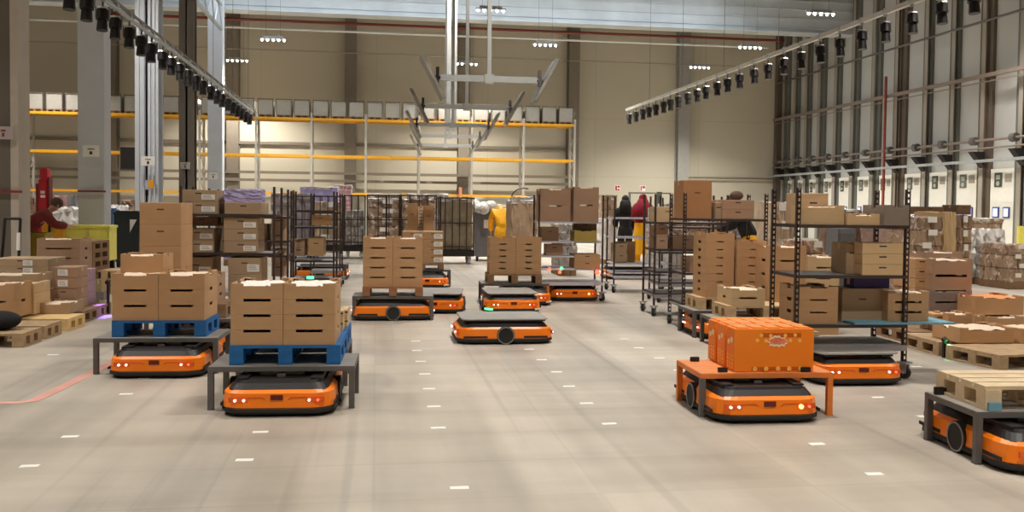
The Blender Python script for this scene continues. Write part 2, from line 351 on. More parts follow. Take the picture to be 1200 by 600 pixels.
# strip edges (pixels) of the white doors: near edge, far edge
doors = [(1190, 1162), (1146, 1122), (1111, 1090), (1080, 1061), (1046, 1031), (1019.5, 1005.5), (996, 984), (976, 966), (957, 949), (942, 935.5), (929, 924)]
edges = [(wally(a), wally(b)) for a, b in doors]
near = edges[0][0]
pitch = 2.35
pre = []
for k in range(1, 9): pre.insert(0, (edges[0][0] - pitch * k, edges[0][1] - pitch * k))
alld = [e for e in pre] + edges
for i, (y0, y1) in enumerate(alld):
    y0, y1 = min(y0, y1), max(y0, y1)
    n = i + 1
    m = MB().b2(WX - .10, WX, y0, y1, 0, 3.1)
    for z in (.62, 1.24, 1.86, 2.48): m.b2(WX - .105, WX - .1, y0, y1, z - .01, z + .01)
    dr = struct('door_%d' % n, m.mesh('dock_door', DOORM))
    if i >= len(pre):
        wd = y1 - y0
        for q in (.28, .72):
            cy_ = y0 + wd * q; f = MB()
            f.b2(WX - .14, WX - .1, cy_ - .17 * wd / 1.3, cy_ + .17 * wd / 1.3, 1.28, 1.68)
            fo = link('window_frame', f.mesh('f', mat('win_frame', srgb(70, 80, 150), .4, var=.03)), dr)
            link('pane', MB().b2(WX - .15, WX - .14, cy_ - .12 * wd / 1.3, cy_ + .12 * wd / 1.3, 1.33, 1.63).mesh('p', mat('bright_pane', srgb(190, 200, 225), .2, var=0, emit=(.75, .85, 1), es=.6)), fo)
        s1 = MB().b2(WX - .12, WX - .1, y0 + wd * .50, y0 + wd * .82, 2.42, 2.95)
        link('door_sign', s1.mesh('s', TRK if i % 2 else mat('sign_dark', srgb(72, 76, 66), .6, var=.05)), dr)
        s3 = MB().cyl((WX - .135, y0 + wd * .66, 2.55), (WX - .12, y0 + wd * .66, 2.55), .09 * wd / 1.3).b2(WX - .13, WX - .12, y0 + wd * .58, y0 + wd * .74, 2.7, 2.86)
        link('sign_print', s3.mesh('s', mat('sign_marks', srgb(170, 176, 160), .6, var=.03)), dr)
        s2 = MB().b2(WX - .12, WX - .1, y0 + wd * .12, y0 + wd * .38, 2.6, 2.9)
        link('notice_plate', s2.mesh('s', COLR), dr)
    # tracks between this door and the next farther one
    if i + 1 < len(alld): yn = min(alld[i + 1])
    else: yn = WY - .3
    g = yn - y1
    t = MB().b2(WX - .13, WX, y1 + .02, yn - .02, 0, CZ)
    t.b2(WX - .24, WX - .13, y1 + g * .30, y1 + g * .36, 0, CZ)
    t.b2(WX - .20, WX - .13, y1 + g * .55, y1 + g * .60, 3.4, CZ)
    t.b2(WX - .18, WX - .13, y1 + g * .74, y1 + g * .78, 3.4, CZ)
    struct('trim_%d' % (40 + i), t.mesh('door_track', TRKD if i in (len(pre), len(pre) + 3) else TRK))
    c = MB().b2(WX - .26, WX - .23, yn - .52, yn - .30, 0, CZ).b2(WX - .24, WX, yn - .42, yn - .39, 0, CZ)
    struct('trim_%d' % (70 + i), c.mesh('wall_post', COLR))
    if i >= len(pre) - 1:
        br = MB()
        ym = (y1 + yn) / 2
        br.plate([(0.1, 0, .0), (.6, 0, .0), (.6, 0, -.6)], .3)
        bo = link('spring_bracket', br.mesh('b', BLACKP), None, (WX - .86, ym - .25, 3.75)); bo['kind'] = 'structure'; bo.name = 'trim_%d' % (100 + i)
        dr2 = MB().cyl((WX - .55, ym - .12, 4.15), (WX - .55, ym + .12, 4.15), .16, n=14)
        struct('trim_%d' % (130 + i), dr2.mesh('drum', DGREY))
RAILM = mat('rail_brownish', srgb(140, 124, 112), .5, metal=.2, var=.05)
y_a, y_b = -10, WY - .2
struct('trim_150', MB().b2(WX - .62, WX - .5, y_a, y_b, 6.48, 6.62).b2(WX - .56, WX - .52, y_a, y_b, 6.3, 6.34).mesh('rail', RAILM))
struct('trim_151', MB().b2(WX - .85, WX - .7, y_a, y_b, 3.32, 3.42).mesh('rail', ZINC))
struct('trim_152', MB().cyl((WX - .55, y_a, 4.15), (WX - .55, y_b, 4.15), .05).cyl((WX - .6, y_a, 3.85), (WX - .6, y_b, 3.85), .035).mesh('spring_shaft', RAILM))
struct('trim_153', MB().cyl((WX - .5, y_a, 8.6), (WX - .5, y_b, 8.6), .05).mesh('rail', DGREY))
yp = wally(1051) ; struct('trim_154', MB().cyl((WX - .7, yp, 1.6), (WX - .7, yp, 7.4), .06).mesh('red_pipe', REDP))
struct('trim_155', MB().b2(WX - .5, WX - .2, WY - .45, WY - .1, 0, CZ).mesh('corner', TRKD))

# ================================================================== LIGHT: high-bay lamps
def lamp_meshes():
    h = MB().b2(-.54, .54, -.07, .07, .02, .07).b2(-.40, .40, -.05, .05, .09, .15).mesh('h', ZINC)
    return h, MB().sph((0, 0, -.01), .052, (1, 1, 1.1), 10).mesh('d', LAMPE, smooth=True)
LH, LD = lamp_meshes()
lampd = bpy.data.lights.new('lamp', 'AREA'); lampd.shape = 'RECTANGLE'; lampd.size = .9; lampd.size_y = .2
lampd.energy = LAMP_W; lampd.color = (1.0, .95, .88); lampd.spread = rad(105)
spotd = bpy.data.lights.new('lamp_spot', 'SPOT'); spotd.energy = 2300; spotd.spot_size = rad(128); spotd.spot_blend = .6; spotd.shadow_soft_size = .03; spotd.color = (1, .95, .86)
def lamp(px, py, label):
    d = (LAMP_Z - CAMH) * FPX / (hor(px) - py); p = P(px, py, d)
    t = thing('high_bay_lamp', label, 'lamp', (p.x, p.y, LAMP_Z), -rad(YAW) * .0, 'high bay lamps under the roof')
    link('housing', LH, t); [link('diode', LD, t, (-.46 + k * .23, 0, -.001)) for k in range(5)]
    sl = bpy.data.objects.new('lamp_light', spotd); COL.objects.link(sl); sl.parent = t; sl.location = (0, 0, -.1)
    link('suspension_cable', MB().cyl((-.3, 0, .15), (-.3, 0, CZ - LAMP_Z), .006, n=5).cyl((.3, 0, .15), (.3, 0, CZ - LAMP_Z), .006, n=5).mesh('c', DGREY), t)
    return p
vis = [(320, 48, 'bright lamp at the upper left, higher of the two'), (278, 72, 'bright lamp beside the farthest pale column, lower left'),
       (575, 14, 'bright lamp over the centre, in front of the girder'), (547, 76, 'bright lamp between the hanging posts, lowest of centre'),
       (639, 54, 'bright lamp right above the tilted screens'), (820, 80, 'lowest bright lamp before the cream back wall'),
       (879, 57, 'bright lamp upper right above the spotlight rail'), (962, 18, 'bright lamp at the far upper right corner')]
LP = []
for px, py, lb in vis: LP.append(lamp(px, py, lb))
k = 0
def lightat(x, y, z, e=1.0):
    o = bpy.data.objects.new('lamp_light', lampd); COL.objects.link(o); o.location = (x, y, z)
    return o
sk = bpy.data.lights.new('added_skylight', 'AREA'); sk.shape = 'RECTANGLE'; sk.size = 26; sk.size_y = 3.2; sk.energy = 750; sk.color = (.80, .90, 1.0); sk.spread = rad(150)  # unseen roof light, added to brighten the girder with bluish light
sko = bpy.data.objects.new('added_skylight', sk); COL.objects.link(sko); sko.location = (4, 38.5, CZ - .6); 
SKP = mat('added_skylight_pane', srgb(225, 235, 245), .3, var=0, emit=(.8, .9, 1), es=1.2)
struct('window_added_1', MB().b2(-9, 17, 36.9, 40.1, CZ - .56, CZ - .5).mesh('added_skylight', SKP))  # glowing pane that goes with the added roof light
# the other lamps of the hall, outside the frame (above and behind the camera)
for x in (-24, -15, -6, 3, 12, 20):
    for y in (-6, 2, 9, 16, 23, 29):
        lightat(x, y, 9.5)
for (x, y) in [(-24, 36), (-24, 44), (-15, 36), (-15, 44)]: lightat(x, y, 9.0)

# ================================================================== BUILDERS
def rounded(w_, l_, r, n=5):
    pts = []
    for cx, cy, a0 in ((w_ / 2 - r, l_ / 2 - r, 0), (-w_ / 2 + r, l_ / 2 - r, 90), (-w_ / 2 + r, -l_ / 2 + r, 180), (w_ / 2 - r, -l_ / 2 + r, 270)):
        for k in range(n + 1):
            a = rad(a0 + 90 * k / n); pts.append((cx + r * math.cos(a), cy + r * math.sin(a)))
    return pts
RW, RL = .79, 1.06
def robot_meshes():
    M = {}
    M['bumper'] = MB().prism(rounded(RW - .03, RL - .03, .16), .016, .034).prism(rounded(RW + .016, RL + .016, .17), .034, .056).mesh('b', RUBBER, smooth=False)
    m = MB(); m.prism(rounded(RW - .005, RL - .005, .165), .056, .066); M['skirt'] = m.mesh('s', mat('skirt', srgb(150, 96, 60), .5, var=.05))
    m = MB(); m.prism(rounded(RW, RL, .16), .066, .165, .012); m.prism(rounded(RW - .024, RL - .024, .15), .165, .185, .03)
    # pressed groove ends on both noses
    M['body_shell'] = m.mesh('o', ORANGE, smooth=False)
    m = MB(); m.prism(rounded(RW - .08, RL - .09, .10), .18, .225, .045); m.prism(rounded(RW - .18, RL - .18, .08), .225, .243, .01)
    m.b2(-.30, -.22, -.40, .40, .243, .255).b2(.22, .30, -.40, .40, .243, .255)
    M['top_cover'] = m.mesh('t', BLACKP, smooth=False)
    # wheel on a side: disc with ring
    m = MB(); m.cyl((-.405, 0, .098), (-.30, 0, .098), .098, n=28); M['wheel_l'] = m.mesh('w', RUBBER)
    m = MB(); m.cyl((.30, 0, .098), (.405, 0, .098), .098, n=28); M['wheel_r'] = m.mesh('w', RUBBER)
    def ring(sx):
        m = MB()
        for k in range(28):
            a, b = 2 * PI * k / 28, 2 * PI * (k + 1) / 28
            m.bar((sx * .408, .088 * math.cos(a), .098 + .088 * math.sin(a)), (sx * .408, .088 * math.cos(b), .098 + .088 * math.sin(b)), .008, .010)
        return m.mesh('r', STEEL)
    M['ring_l'] = ring(-1); M['ring_r'] = ring(1)
    # front/rear nose furniture
    M['display'] = MB().b2(-.042, .042, -.006, .004, .120, .156).mesh('d', DISPLAY)
    for sx in (-1, 1):
        g = MB(); g.b2(sx * .10, sx * .33, -.004, .004, .136, .141); g.bar((sx * .10, 0, .139), (sx * .08, 0, .122), .006, .006)
        g.b2(sx * .20, sx * .33, -.005, .006, .106, .137)
        M['lamp_recess' + ('l' if sx < 0 else 'r')] = g.mesh('g', mat('recess', srgb(214, 88, 14), .5, var=0))
    M['headlight'] = MB().cyl((0, -.010, 0), (0, .004, 0), .008, n=12).mesh('h', WHITEL)
    M['taillight'] = MB().cyl((0, -.010, 0), (0, .004, 0), .008, n=12).mesh('h', REDL)
    M['amberlight'] = MB().cyl((0, -.010, 0), (0, .004, 0), .016, n=12).mesh('h', AMBERL)
    M['side_slot'] = MB().b2(-.004, .004, -.13, .13, 0, .022).mesh('s', RUBBER)
    def plate(z, m_):
        q = MB(); q.prism(rounded(RW - .06, RL - .10, .09), z, z + .012, .004); return q.mesh('p', m_)
    M['plate_low'] = plate(.262, GREYT)
    q = MB(); q.b2(-.12, .12, -.2, .2, .255, .266).b2(-.30, -.2, -.45, .45, .24, .262).b2(.2, .30, -.45, .45, .24, .262); M['lift_low'] = q.mesh('l', BLACKP)
    q = MB(); q.prism(rounded(.36, .5, .08), .295, .309, 0)
    M['plate_high'] = q.mesh('p', DGREY)
    q = MB()
    for sx in (-1, 1):
        q.bar((sx * .13, -.22, .25), (sx * .13, .1, .30), .02, .02); q.bar((sx * .13, .22, .25), (sx * .13, -.1, .30), .02, .02)
    q.cyl((0, 0, .24), (0, 0, .30), .10, n=20).b2(-.16, .16, -.24, -.20, .245, .27).b2(-.03, .03, -.3, -.24, .24, .262)
    M['lift_high'] = q.mesh('l', DGREY)
    return M
RM = robot_meshes()
def led_mesh(sx, m_):
    """curved light strip on a front bumper corner"""
    m = MB(); r = .172; n = 6; pts = []
    for k in range(n + 1):
        a = rad(292 + 50 * k / n); pts.append((sx * (RW / 2 + .012 - r + r * math.cos(a)), -RL / 2 - .012 + r + r * math.sin(a)))
    for a, b in zip(pts, pts[1:]):
        for z in (.050, .060): m.cyl((a[0], a[1] - .0, z), (b[0], b[1] - .0, z), .008, n=6)
    return m.mesh('led', m_)
LEDG = [led_mesh(-1, GREENL), led_mesh(1, GREENL)]
LEDW = [led_mesh(-1, mat('led_off', srgb(160, 150, 90), .4, var=0)), led_mesh(1, mat('led_white', srgb(230, 225, 210), .4, var=0))]
def robot(label, loc, rz, high=True, leds=None, full=True):
    """loc = floor point under the middle of the robot; local -y is its nose"""
    t = thing('transport_robot', label, 'robot', (loc[0], loc[1], 0), rz, 'orange transport robots')
    for n in ('bumper', 'skirt', 'body_shell', 'top_cover'): link(n, RM[n], t)
    for n in 'lr':
        wv = link('wheel', RM['wheel_' + n], t); link('wheel_ring', RM['ring_' + n], wv)
    link('lift_mechanism', RM['lift_high' if high else 'lift_low'], t)
    link('lift_plate', RM['plate_high' if high else 'plate_low'], t)
    for s in (-1, 1):
        y = s * (-RL / 2 - .001); r_ = 0 if s == 1 else PI
        link('display_panel', RM['display'], t, (0, -s * RL / 2 - .0 + s * .004, 0), r_)
        for q in 'lr': link('lamp_recess', RM['lamp_recess' + q], t, (0, -s * RL / 2 + s * .006, 0), r_)
        for x, kind in ((-.225, 'headlight'), (-.285, 'headlight'), (.225, 'headlight' if full else 'amberlight'), (.285, 'taillight')):
            link('nose_light', RM[kind], t, (x * s, -s * RL / 2 - s * .002, .120), r_)
    for s in (-1, 1):
        for y in (-.33, .33): link('side_slot', RM['side_slot'], t, (s * RW / 2 * .998, y, .070))
    if leds:
        for q in (0, 1):
            if leds[q]: link('corner_light_strip', leds[q][q], t)
    return t

def table(label, px, d, yaw=TY, wd=1.05, dp=.60, h=.315, m_=DGREY, top=GREYT, stops=False, legm=None):
    loc = off((wd / 2, 0, 0), yaw, G(px, d))
    t = thing('carrier_table', label, 'table', loc, yaw, 'low carrier tables over the robots')
    s = .042
    legs = cached(('leg', h), lambda: MB().b2(-s / 2, s / 2, -s / 2, s / 2, 0, h - .03).b2(-s / 2 - .003, s / 2 + .003, -s / 2 - .003, s / 2 + .003, 0, .006))
    for i, (sx, sy) in enumerate(((-1, 0), (1, 0), (-1, 1), (1, 1))):
        lm = legm[i] if legm else m_
        me = cached(('legm', h, lm.name), lambda: MB().b2(-s / 2, s / 2, -s / 2, s / 2, 0, h - .03).b2(-s / 2 - .003, s / 2 + .003, -s / 2 - .003, s / 2 + .003, 0, .006).mesh('leg', lm, bevel=.003))
        link('leg', me, t, (sx * (wd / 2 - s / 2), s / 2 if sy == 0 else dp - s / 2, 0))
    fr = MB()
    fr.b2(-wd / 2, wd / 2, 0, s, h - .038, h - .003).b2(-wd / 2, wd / 2, dp - s, dp, h - .038, h - .003)
    fr.b2(-wd / 2, -wd / 2 + s, s, dp - s, h - .038, h - .003).b2(wd / 2 - s, wd / 2, s, dp - s, h - .038, h - .003)
    fr.b2(-wd / 2 + s, wd / 2 - s, dp / 2 - .02, dp / 2 + .02, h - .03, h - .003)
    link('frame', fr.mesh('frame', m_, bevel=.002), t)
    dk = MB(); n = 6
    for k in range(n): dk.b2(-wd / 2 + .004, wd / 2 - .004, .004 + (dp - .008) * k / n + .002, .004 + (dp - .008) * (k + 1) / n - .002, h - .005, h)
    link('deck', dk.mesh('deck', top), t)
    if stops:
        for (x, y) in ((-wd / 2 + .12, dp - .08), (-wd / 2 + .18, .05), (wd / 2 - .20, .03)):
            link('stopper', MB().b2(-.035, .035, -.012, .012, h, h + .035).mesh('s', BLACKP, bevel=.003), t, (x, y, 0))
    return t

def pallet(label, loc, yaw, wd=.8, dp=.6, h=.144, m_=WOOD, m2=None, full=True, nb=7, gap=.004):
    """loc = bottom front centre"""
    m2 = m2 or m_
    t = thing('pallet', label, 'pallet', loc, yaw, 'pallets')
    dk = MB()
    bw = dp / nb
    for k in range(nb): dk.b2(-wd / 2, wd / 2, k * bw + gap, (k + 1) * bw - gap, h - .022, h)
    for x in (-wd / 2 + .05, 0, wd / 2 - .05): dk.b2(x - .05, x + .05, 0, dp, h - .040, h - .022)
    link('deck_boards', dk.mesh('d', m_), t)
    bk = cached(('pb', h, m2.name), lambda: MB().b2(-.05, .05, -.05, .05, .02, h - .04).mesh('b', m2))
    for x in (-wd / 2 + .05, 0, wd / 2 - .05):
        for y in (.05, dp / 2, dp - .05): link('block', bk, t, (x, y, 0))
        sk = cached(('sk', dp, m2.name), lambda: MB().b2(-.05, .05, 0, dp, 0, .02).mesh('s', m2))
        link('skid', sk, t, (x, 0, 0))
    return t

# ---- cardboard goods
def crate_mesh(wd, dp, h, slot=.19, sh=.020, m_=KRAFT, gap=.004, side_slot=True):
    t = .008
    def mk():
        m = MB(); W, D, H = wd - gap, dp - gap, h - .001
        m.b2(-W / 2, W / 2, 0, D, 0, t)
        for y in (0, D - t):
            m.b2(-W / 2, W / 2, y, y + t, t, H - sh)
            m.b2(-W / 2, -slot / 2, y, y + t, H - sh, H); m.b2(slot / 2, W / 2, y, y + t, H - sh, H)
        for x in (-W / 2, W / 2 - t):
            m.b2(x, x + t, t, D - t, t, H - .03)
            m.b2(x, x + t, t, D * .4, H - .03, H); m.b2(x, x + t, D * .6, D - t, H - .03, H)
        for sx in (-1, 1):       # folded corner gussets on top and the glued corner tabs
            x0 = sx * W / 2; x1 = sx * (W / 2 - .05)
            m.b2(min(x0, x1), max(x0, x1), t, .05, H - .006, H - .001); m.b2(min(x0, x1), max(x0, x1), D - .05, D - t, H - .006, H - .001)
            m.b2(sx * (W / 2 - .035) - .012, sx * (W / 2 - .035) + .012, -.0015, 0, H * .48, H * .54)
            m.b2(sx * (W / 2 - .035) - .002, sx * (W / 2 - .035) + .002, -.0015, 0, H * .48, H * .72)
        return m.mesh('crate', m_)
    return cached(('crate', round(wd, 3), round(dp, 3), round(h, 4), round(slot, 3), round(sh, 3), m_.name, gap), mk)
def liner_mesh(wd, dp, h, m_=PAPER):
    def mk():
        bm = bmesh.new(); bmesh.ops.create_grid(bm, x_segments=10, y_segments=10, size=.5)
        rr = random.Random(3)
        for v in bm.verts:
            v.co.x *= wd - .04; v.co.y *= dp - .04; v.co.y += dp / 2; v.co.z = h - .034 + rr.uniform(0, .022)
        me = bpy.data.meshes.new('l'); bm.to_mesh(me); bm.free(); me.materials.append(m_)
        for p in me.polygons: p.use_smooth = True
        return me
    return cached(('liner', round(wd, 3), round(dp, 3), round(h, 4), m_.name), mk)
def crate(label, loc, yaw, wd, dp, h, m_=KRAFT, top=False, slot=.19, sh=.020, fill=PAPER, group='cardboard crates'):
    o = tag(link('cardboard_crate', crate_mesh(wd, dp, h, slot, sh, m_), None, loc, yaw), label, 'crate', group)
    if top: link('paper_liner', liner_mesh(wd, dp, h, fill), o)
    return o
def carton_mesh(wd, dp, h, m_):
    def mk():
        m = MB(); m.b2(-wd / 2, wd / 2, 0, dp, 0, h); me_ = None
        bmesh.ops.bevel(m.bm, geom=list(m.bm.edges), offset=.004, segments=1, affect='EDGES')
        m.b2(-.035, .035, -.0008, -.0002, h * .66, h * .66 + .013, mi=1)      # hand hole
        m.b2(-wd / 2 + .003, wd / 2 - .003, dp / 2 - .001, dp / 2 + .001, h - .001, h + .0006, mi=1)
        return m.mesh('carton', [m_, INK])
    return cached(('carton', round(wd, 3), round(dp, 3), round(h, 3), m_.name), mk)
def carton(label, loc, yaw, wd, dp, h, m_=KRAFT, lab=None, tape=True, group='cardboard cartons', strip=None):
    o = tag(link('cardboard_carton', carton_mesh(wd, dp, h, m_), None, loc, yaw), label, 'carton', group)
    if tape:
        link('packing_tape', cached(('tape', round(wd, 3), round(dp, 3), round(h, 3)), lambda: MB().b2(-wd * .5, wd * .5, dp / 2 - .025, dp / 2 + .025, h, h + .001)
             .b2(-wd / 2 - .001, -wd / 2, dp / 2 - .025, dp / 2 + .025, h - .06, h).b2(wd / 2, wd / 2 + .001, dp / 2 - .025, dp / 2 + .025, h - .06, h).mesh('t', mat('tape', srgb(190, 160, 120), .3, var=.02))), o)
    if lab:
        u0, u1, v0, v1 = lab
        l = link('label_sticker', MB().b2((u0 - .5) * wd, (u1 - .5) * wd, -.003, -.0005, v0 * h, v1 * h).mesh('l', LABELW), o)
        pr = MB(); a0, a1 = (u0 - .5) * wd, (u1 - .5) * wd
        for q in (.25, .5, .72): pr.b2(a0 + (a1 - a0) * .1, a0 + (a1 - a0) * (.9 - q * .3), -.0035, -.003, h * (v0 + (v1 - v0) * q), h * (v0 + (v1 - v0) * (q + .08)))
        link('label_print', pr.mesh('p', mat('faint_ink', srgb(150, 148, 150), .8, var=0)), l)
    return o
LAY = ['bottom', 'second', 'third', 'fourth', 'fifth', 'sixth', 'seventh', 'eighth', 'ninth']
def layname(k, n): return 'top' if (k == n - 1 and n > 1) else LAY[k]
def stack(x0, x1, y0, y1, d, n, where, kind='crate', m_=KRAFT, dp=.4, yaw=TY, z=None, cols=1, top=True, slot=None, sh=.020, lab=None, look='brown', fill=PAPER, rows=1):
    """n layers of crates/cartons whose fronts fill the picture rectangle at depth d; returns top z"""
    base = P(x0, y1, d); W = (x1 - x0) * d / FPX; H = (y1 - y0) * d / FPX
    z0 = base.z if z is None else z
    if z is not None: H = P(x0, y0, d).z - z0
    H = max(H, .05); cw = W / cols; ch = H / n
    if n == 1: ln = ['']
    for r in range(rows):
        for c in range(cols):
            for k in range(n):
                loc = off((cw * (c + .5), dp * r, 0), yaw, (base.x, base.y, z0 + ch * k))
                lay = (layname(k, n) + ' layer') if n > 1 else ''
                cn = '' if cols == 1 else (' left column' if c == 0 else (' right column' if c == cols - 1 else ' middle column'))
                rn = '' if rows == 1 else (' front' if r == 0 else ' rear')
                lb = ' '.join(f'{look} {kind}{", " if (lay or cn) else ""}{lay}{cn}{rn}, {where}'.split())
                if kind == 'crate': crate(lb, loc, yaw, cw, dp, ch, m_, top and k == n - 1, slot or cw * .47, min(sh, ch * .3), fill)
                else: carton(lb, loc, yaw, cw - .004, dp, ch - .001, m_, lab, tape=(k == n - 1))
    return z0 + H

def post_mesh(h, holes, m_):
    def mk():
        m = MB(); s = .036
        if holes:
            m.b2(-s / 2, -s / 2 + .009, -.004, .004, 0, h).b2(s / 2 - .009, s / 2, -.004, .004, 0, h)
            m.b2(-s / 2, -s / 2 + .006, 0, s, 0, h)
            z = 0
            while z < h: m.b2(-s / 2, s / 2, -.004, .004, z, min(z + .022, h)); z += .05
        else: m.b2(-.013, .013, -.013, .013, 0, h)
        return m.mesh('post', m_)
    return cached(('post', h, holes, m_.name), mk)
def caster_mesh():
    m = MB(); m.b2(-.05, .05, -.05, .05, .135, .15)
    m.b2(-.03, -.022, -.03, .03, .05, .135).b2(.022, .03, -.03, .03, .05, .135)
    m.cyl((-.045, 0, .055), (.045, 0, .055), .012)
    return m.mesh('fork', ZINC)
CF = caster_mesh(); CWH = MB().cyl((-.018, 0, .055), (.018, 0, .055), .055, n=20).mesh('wheel', RUBBER)
def trolley(label, px, d, shelves, wd=1.03, dp=.55, h=1.69, holes=False, m_=BROWNS, sm=SHELFG, yaw=TY, base=True, lips=True, casters=True, bottom=.15):
    loc = off((wd / 2, 0, 0), yaw, G(px, d))
    t = thing('shelf_trolley', label, 'trolley', loc, yaw, 'tall shelf trolleys')
    for (sx, y) in ((-1, 0), (1, 0), (-1, dp), (1, dp)):
        link('post', post_mesh(h - bottom, holes, m_), t, (sx * wd / 2, y, bottom))
        if casters:
            c = link('caster_fork', CF, t, (sx * wd / 2, y, 0), .5 * sx); link('caster_wheel', CWH, c)
    for z in shelves:
        s_ = MB().b2(-wd / 2 + .02, wd / 2 - .02, 0, dp, z - .008, z)
        sh_ = link('shelf', s_.mesh('shelf', sm), t); s_ = MB()
        s_.b2(-wd / 2 + .018, wd / 2 - .018, -.012, 0, z - .024, z + .004).b2(-wd / 2 + .018, wd / 2 - .018, dp, dp + .012, z - .024, z + .004)
        s_.b2(-wd / 2 - .004, -wd / 2 + .018, -.012, dp + .012, z - .024, z + .004).b2(wd / 2 - .018, wd / 2 + .004, -.012, dp + .012, z - .024, z + .004)
        link('shelf_edge', s_.mesh('shelf', sm if sm is SHELFW else m_), sh_)
    if base:
        b_ = MB().b2(-wd / 2 - .01, wd / 2 + .01, -.012, dp + .012, .27, .30).b2(-wd / 2 - .01, wd / 2 + .01, -.015, .015, .25, .30)
        link('base_deck', b_.mesh('base', sm), t)
    return t

def film_block(wd, dp, h, m_, seed=1, amp=.03):
    bm = bmesh.new(); bmesh.ops.create_cube(bm, size=1)
    bmesh.ops.subdivide_edges(bm, edges=list(bm.edges), cuts=7, use_grid_fill=True)
    rr = random.Random(seed)
    for v in bm.verts:
        v.co = Vector((v.co.x * wd, (v.co.y + .5) * dp, (v.co.z + .5) * h))
        if v.co.z > .01: v.co += Vector((rr.uniform(-amp, amp), rr.uniform(-amp, amp), rr.uniform(-amp * 1.2, amp * .2)))
    me = bpy.data.meshes.new('film'); bm.to_mesh(me); bm.free(); me.materials.append(m_)
    return me
def wrapped(label, x0, x1, y0, y1, d, m_=GREYW, seed=1, z=0.0, dp=.9, pal=True, cap=None, yaw=0.0, bands=None, amp=.03, name='wrapped_load'):
    """film-wrapped goods on a pallet, front filling the rectangle"""
    base = P(x0, y1, d); W = (x1 - x0) * d / FPX; top = P(x0, y0, d).z
    z0 = z if z is not None else base.z
    t = thing(name, label, 'pallet load', off((W / 2, 0, 0), yaw, (base.x, base.y, z0)), yaw, 'wrapped pallet loads')
    ph = .144 if pal else 0
    if pal:
        pm = MB()
        for k in range(3): pm.b2(-W / 2 + k * (W - .12) / 2, -W / 2 + .12 + k * (W - .12) / 2, 0, dp, 0, .11)
        pm.b2(-W / 2, W / 2, 0, dp, .11, .144)
        link('pallet_base', pm.mesh('p', WOODD), t)
    H = top - z0 - ph
    link('wrapped_goods', film_block(W, dp, H, m_, seed, amp), t, (0, 0, ph))
    if cap: link('film_cap', film_block(W * 1.02, dp * 1.02, .09, cap, seed + 5, .02), t, (0, 0, ph + H - .07))
    if bands:
        rr = random.Random(seed)
        for k in range(bands):
            zz = ph + H * (k + .5) / bands
            q = rr.uniform(-.3, 0) * W
            link('shipping_label', MB().b2(q, q + W * .35, -.045, -.033, zz, zz + H / bands * .45).mesh('b', LABELW), t)
    return t

# ================================================================== FOREGROUND LEFT: two tables with blue pallets
def tz(px, d): return .315
# --- table with eight crates (nearest, left of centre)
d1 = 6.62
table('dark grey carrier table carrying eight crates, nearest on the left', 243, d1)
c1 = off((.525, .28, 0), TY, G(243, d1))
robot('orange robot under the nearest left table with eight crates', (c1.x, c1.y, 0), TY, leds=[None, None] and None)
for o in list(COL.objects)[-1:]: pass
zp = .315
pl = G(268.5, 6.70); plc = off((.4, 0, 0), TY, (pl.x, pl.y, zp))
pallet('blue pallet under eight crates on the nearest left table', plc, TY, .80, .78, m_=BLUEP)
CR1 = 'nearest left blue pallet'
stack(270, 391.5, 332, 409, 6.72, 4, CR1, fill=mat('clean_paper', srgb(232, 226, 216), .8, var=.05, scale=20), m_=KRAFT, dp=.57, cols=2, z=zp + .144, slot=.195, sh=.02, look='kraft')
# pale crates standing behind them at the right
table('dark carrier table hidden behind the eight-crate table', 276, 7.47, wd=.9)
pallet('blue pallet hidden behind the eight kraft crates', off((.37, 0, .315), TY, G(299, 7.5)), TY, .74, .56, m_=BLUEP)
stack(391, 402, 364, 402, 7.52, 2, 'behind the eight-crate stack, right side', m_=KRAFT5, dp=.20, z=zp + .144, look='pale', kind='carton')
stack(398, 407, 363, 399, 7.74, 2, 'hindmost behind the eight-crate stack', m_=KRAFT5, dp=.3, z=zp + .144, look='pale', kind='carton')

# --- second table, farther left
d0 = 7.95
table('dark grey carrier table at far left, under the three-layer crates', 109, d0)
c0 = off((.57, .30, 0), TY, G(109, d0))
robot('orange robot under the far left table with three-layer crates', (c0.x, c0.y, 0), TY)
pl = G(131, 8.03); pallet('blue pallet on the far left carrier table', off((.40, 0, zp), TY, pl), TY, .80, .58, m_=BLUEP)
stack(131, 237, 320.5, 380.5, 8.05, 3, 'far left blue pallet', m_=KRAFT2, dp=.56, cols=2, z=zp + .144, slot=.19, look='tan')
stack(141, 190, 297.5, 320, 8.4, 1, 'lying alone on top of the far left crate stack', m_=KRAFT2, dp=.36, slot=.2, look='tan')
# third table behind: robot glows at its right side
table('dark carrier table half hidden behind the far left one', 150, 9.3)
c_ = off((.58, .3, 0), TY, G(150, 9.3)); robot('orange robot mostly hidden behind the far left crates', (c_.x, c_.y, 0), TY)
pallet('wooden pallet behind the far left crate stack', off((.52, 0, .315), TY, G(150, 9.35)), TY, .9, .56, m_=WOODD)
zt = P(163, 310, 9.4).z
stack(163.5, 211, 237, 314, 9.4, 3, 'tall pile behind the far left crates', kind='carton', m_=KRAFT2, dp=.5, look='orange-brown')
stack(164, 211, 314, 352, 9.4, 2, 'hidden base below the orange-brown cartons', kind='carton', m_=KRAFT2, dp=.5, look='orange-brown', z=.459)
stack(214, 252, 322, 371, 9.4, 3, 'behind the far left crate stack, right side', m_=KRAFT6, dp=.5, z=.459, look='brown')

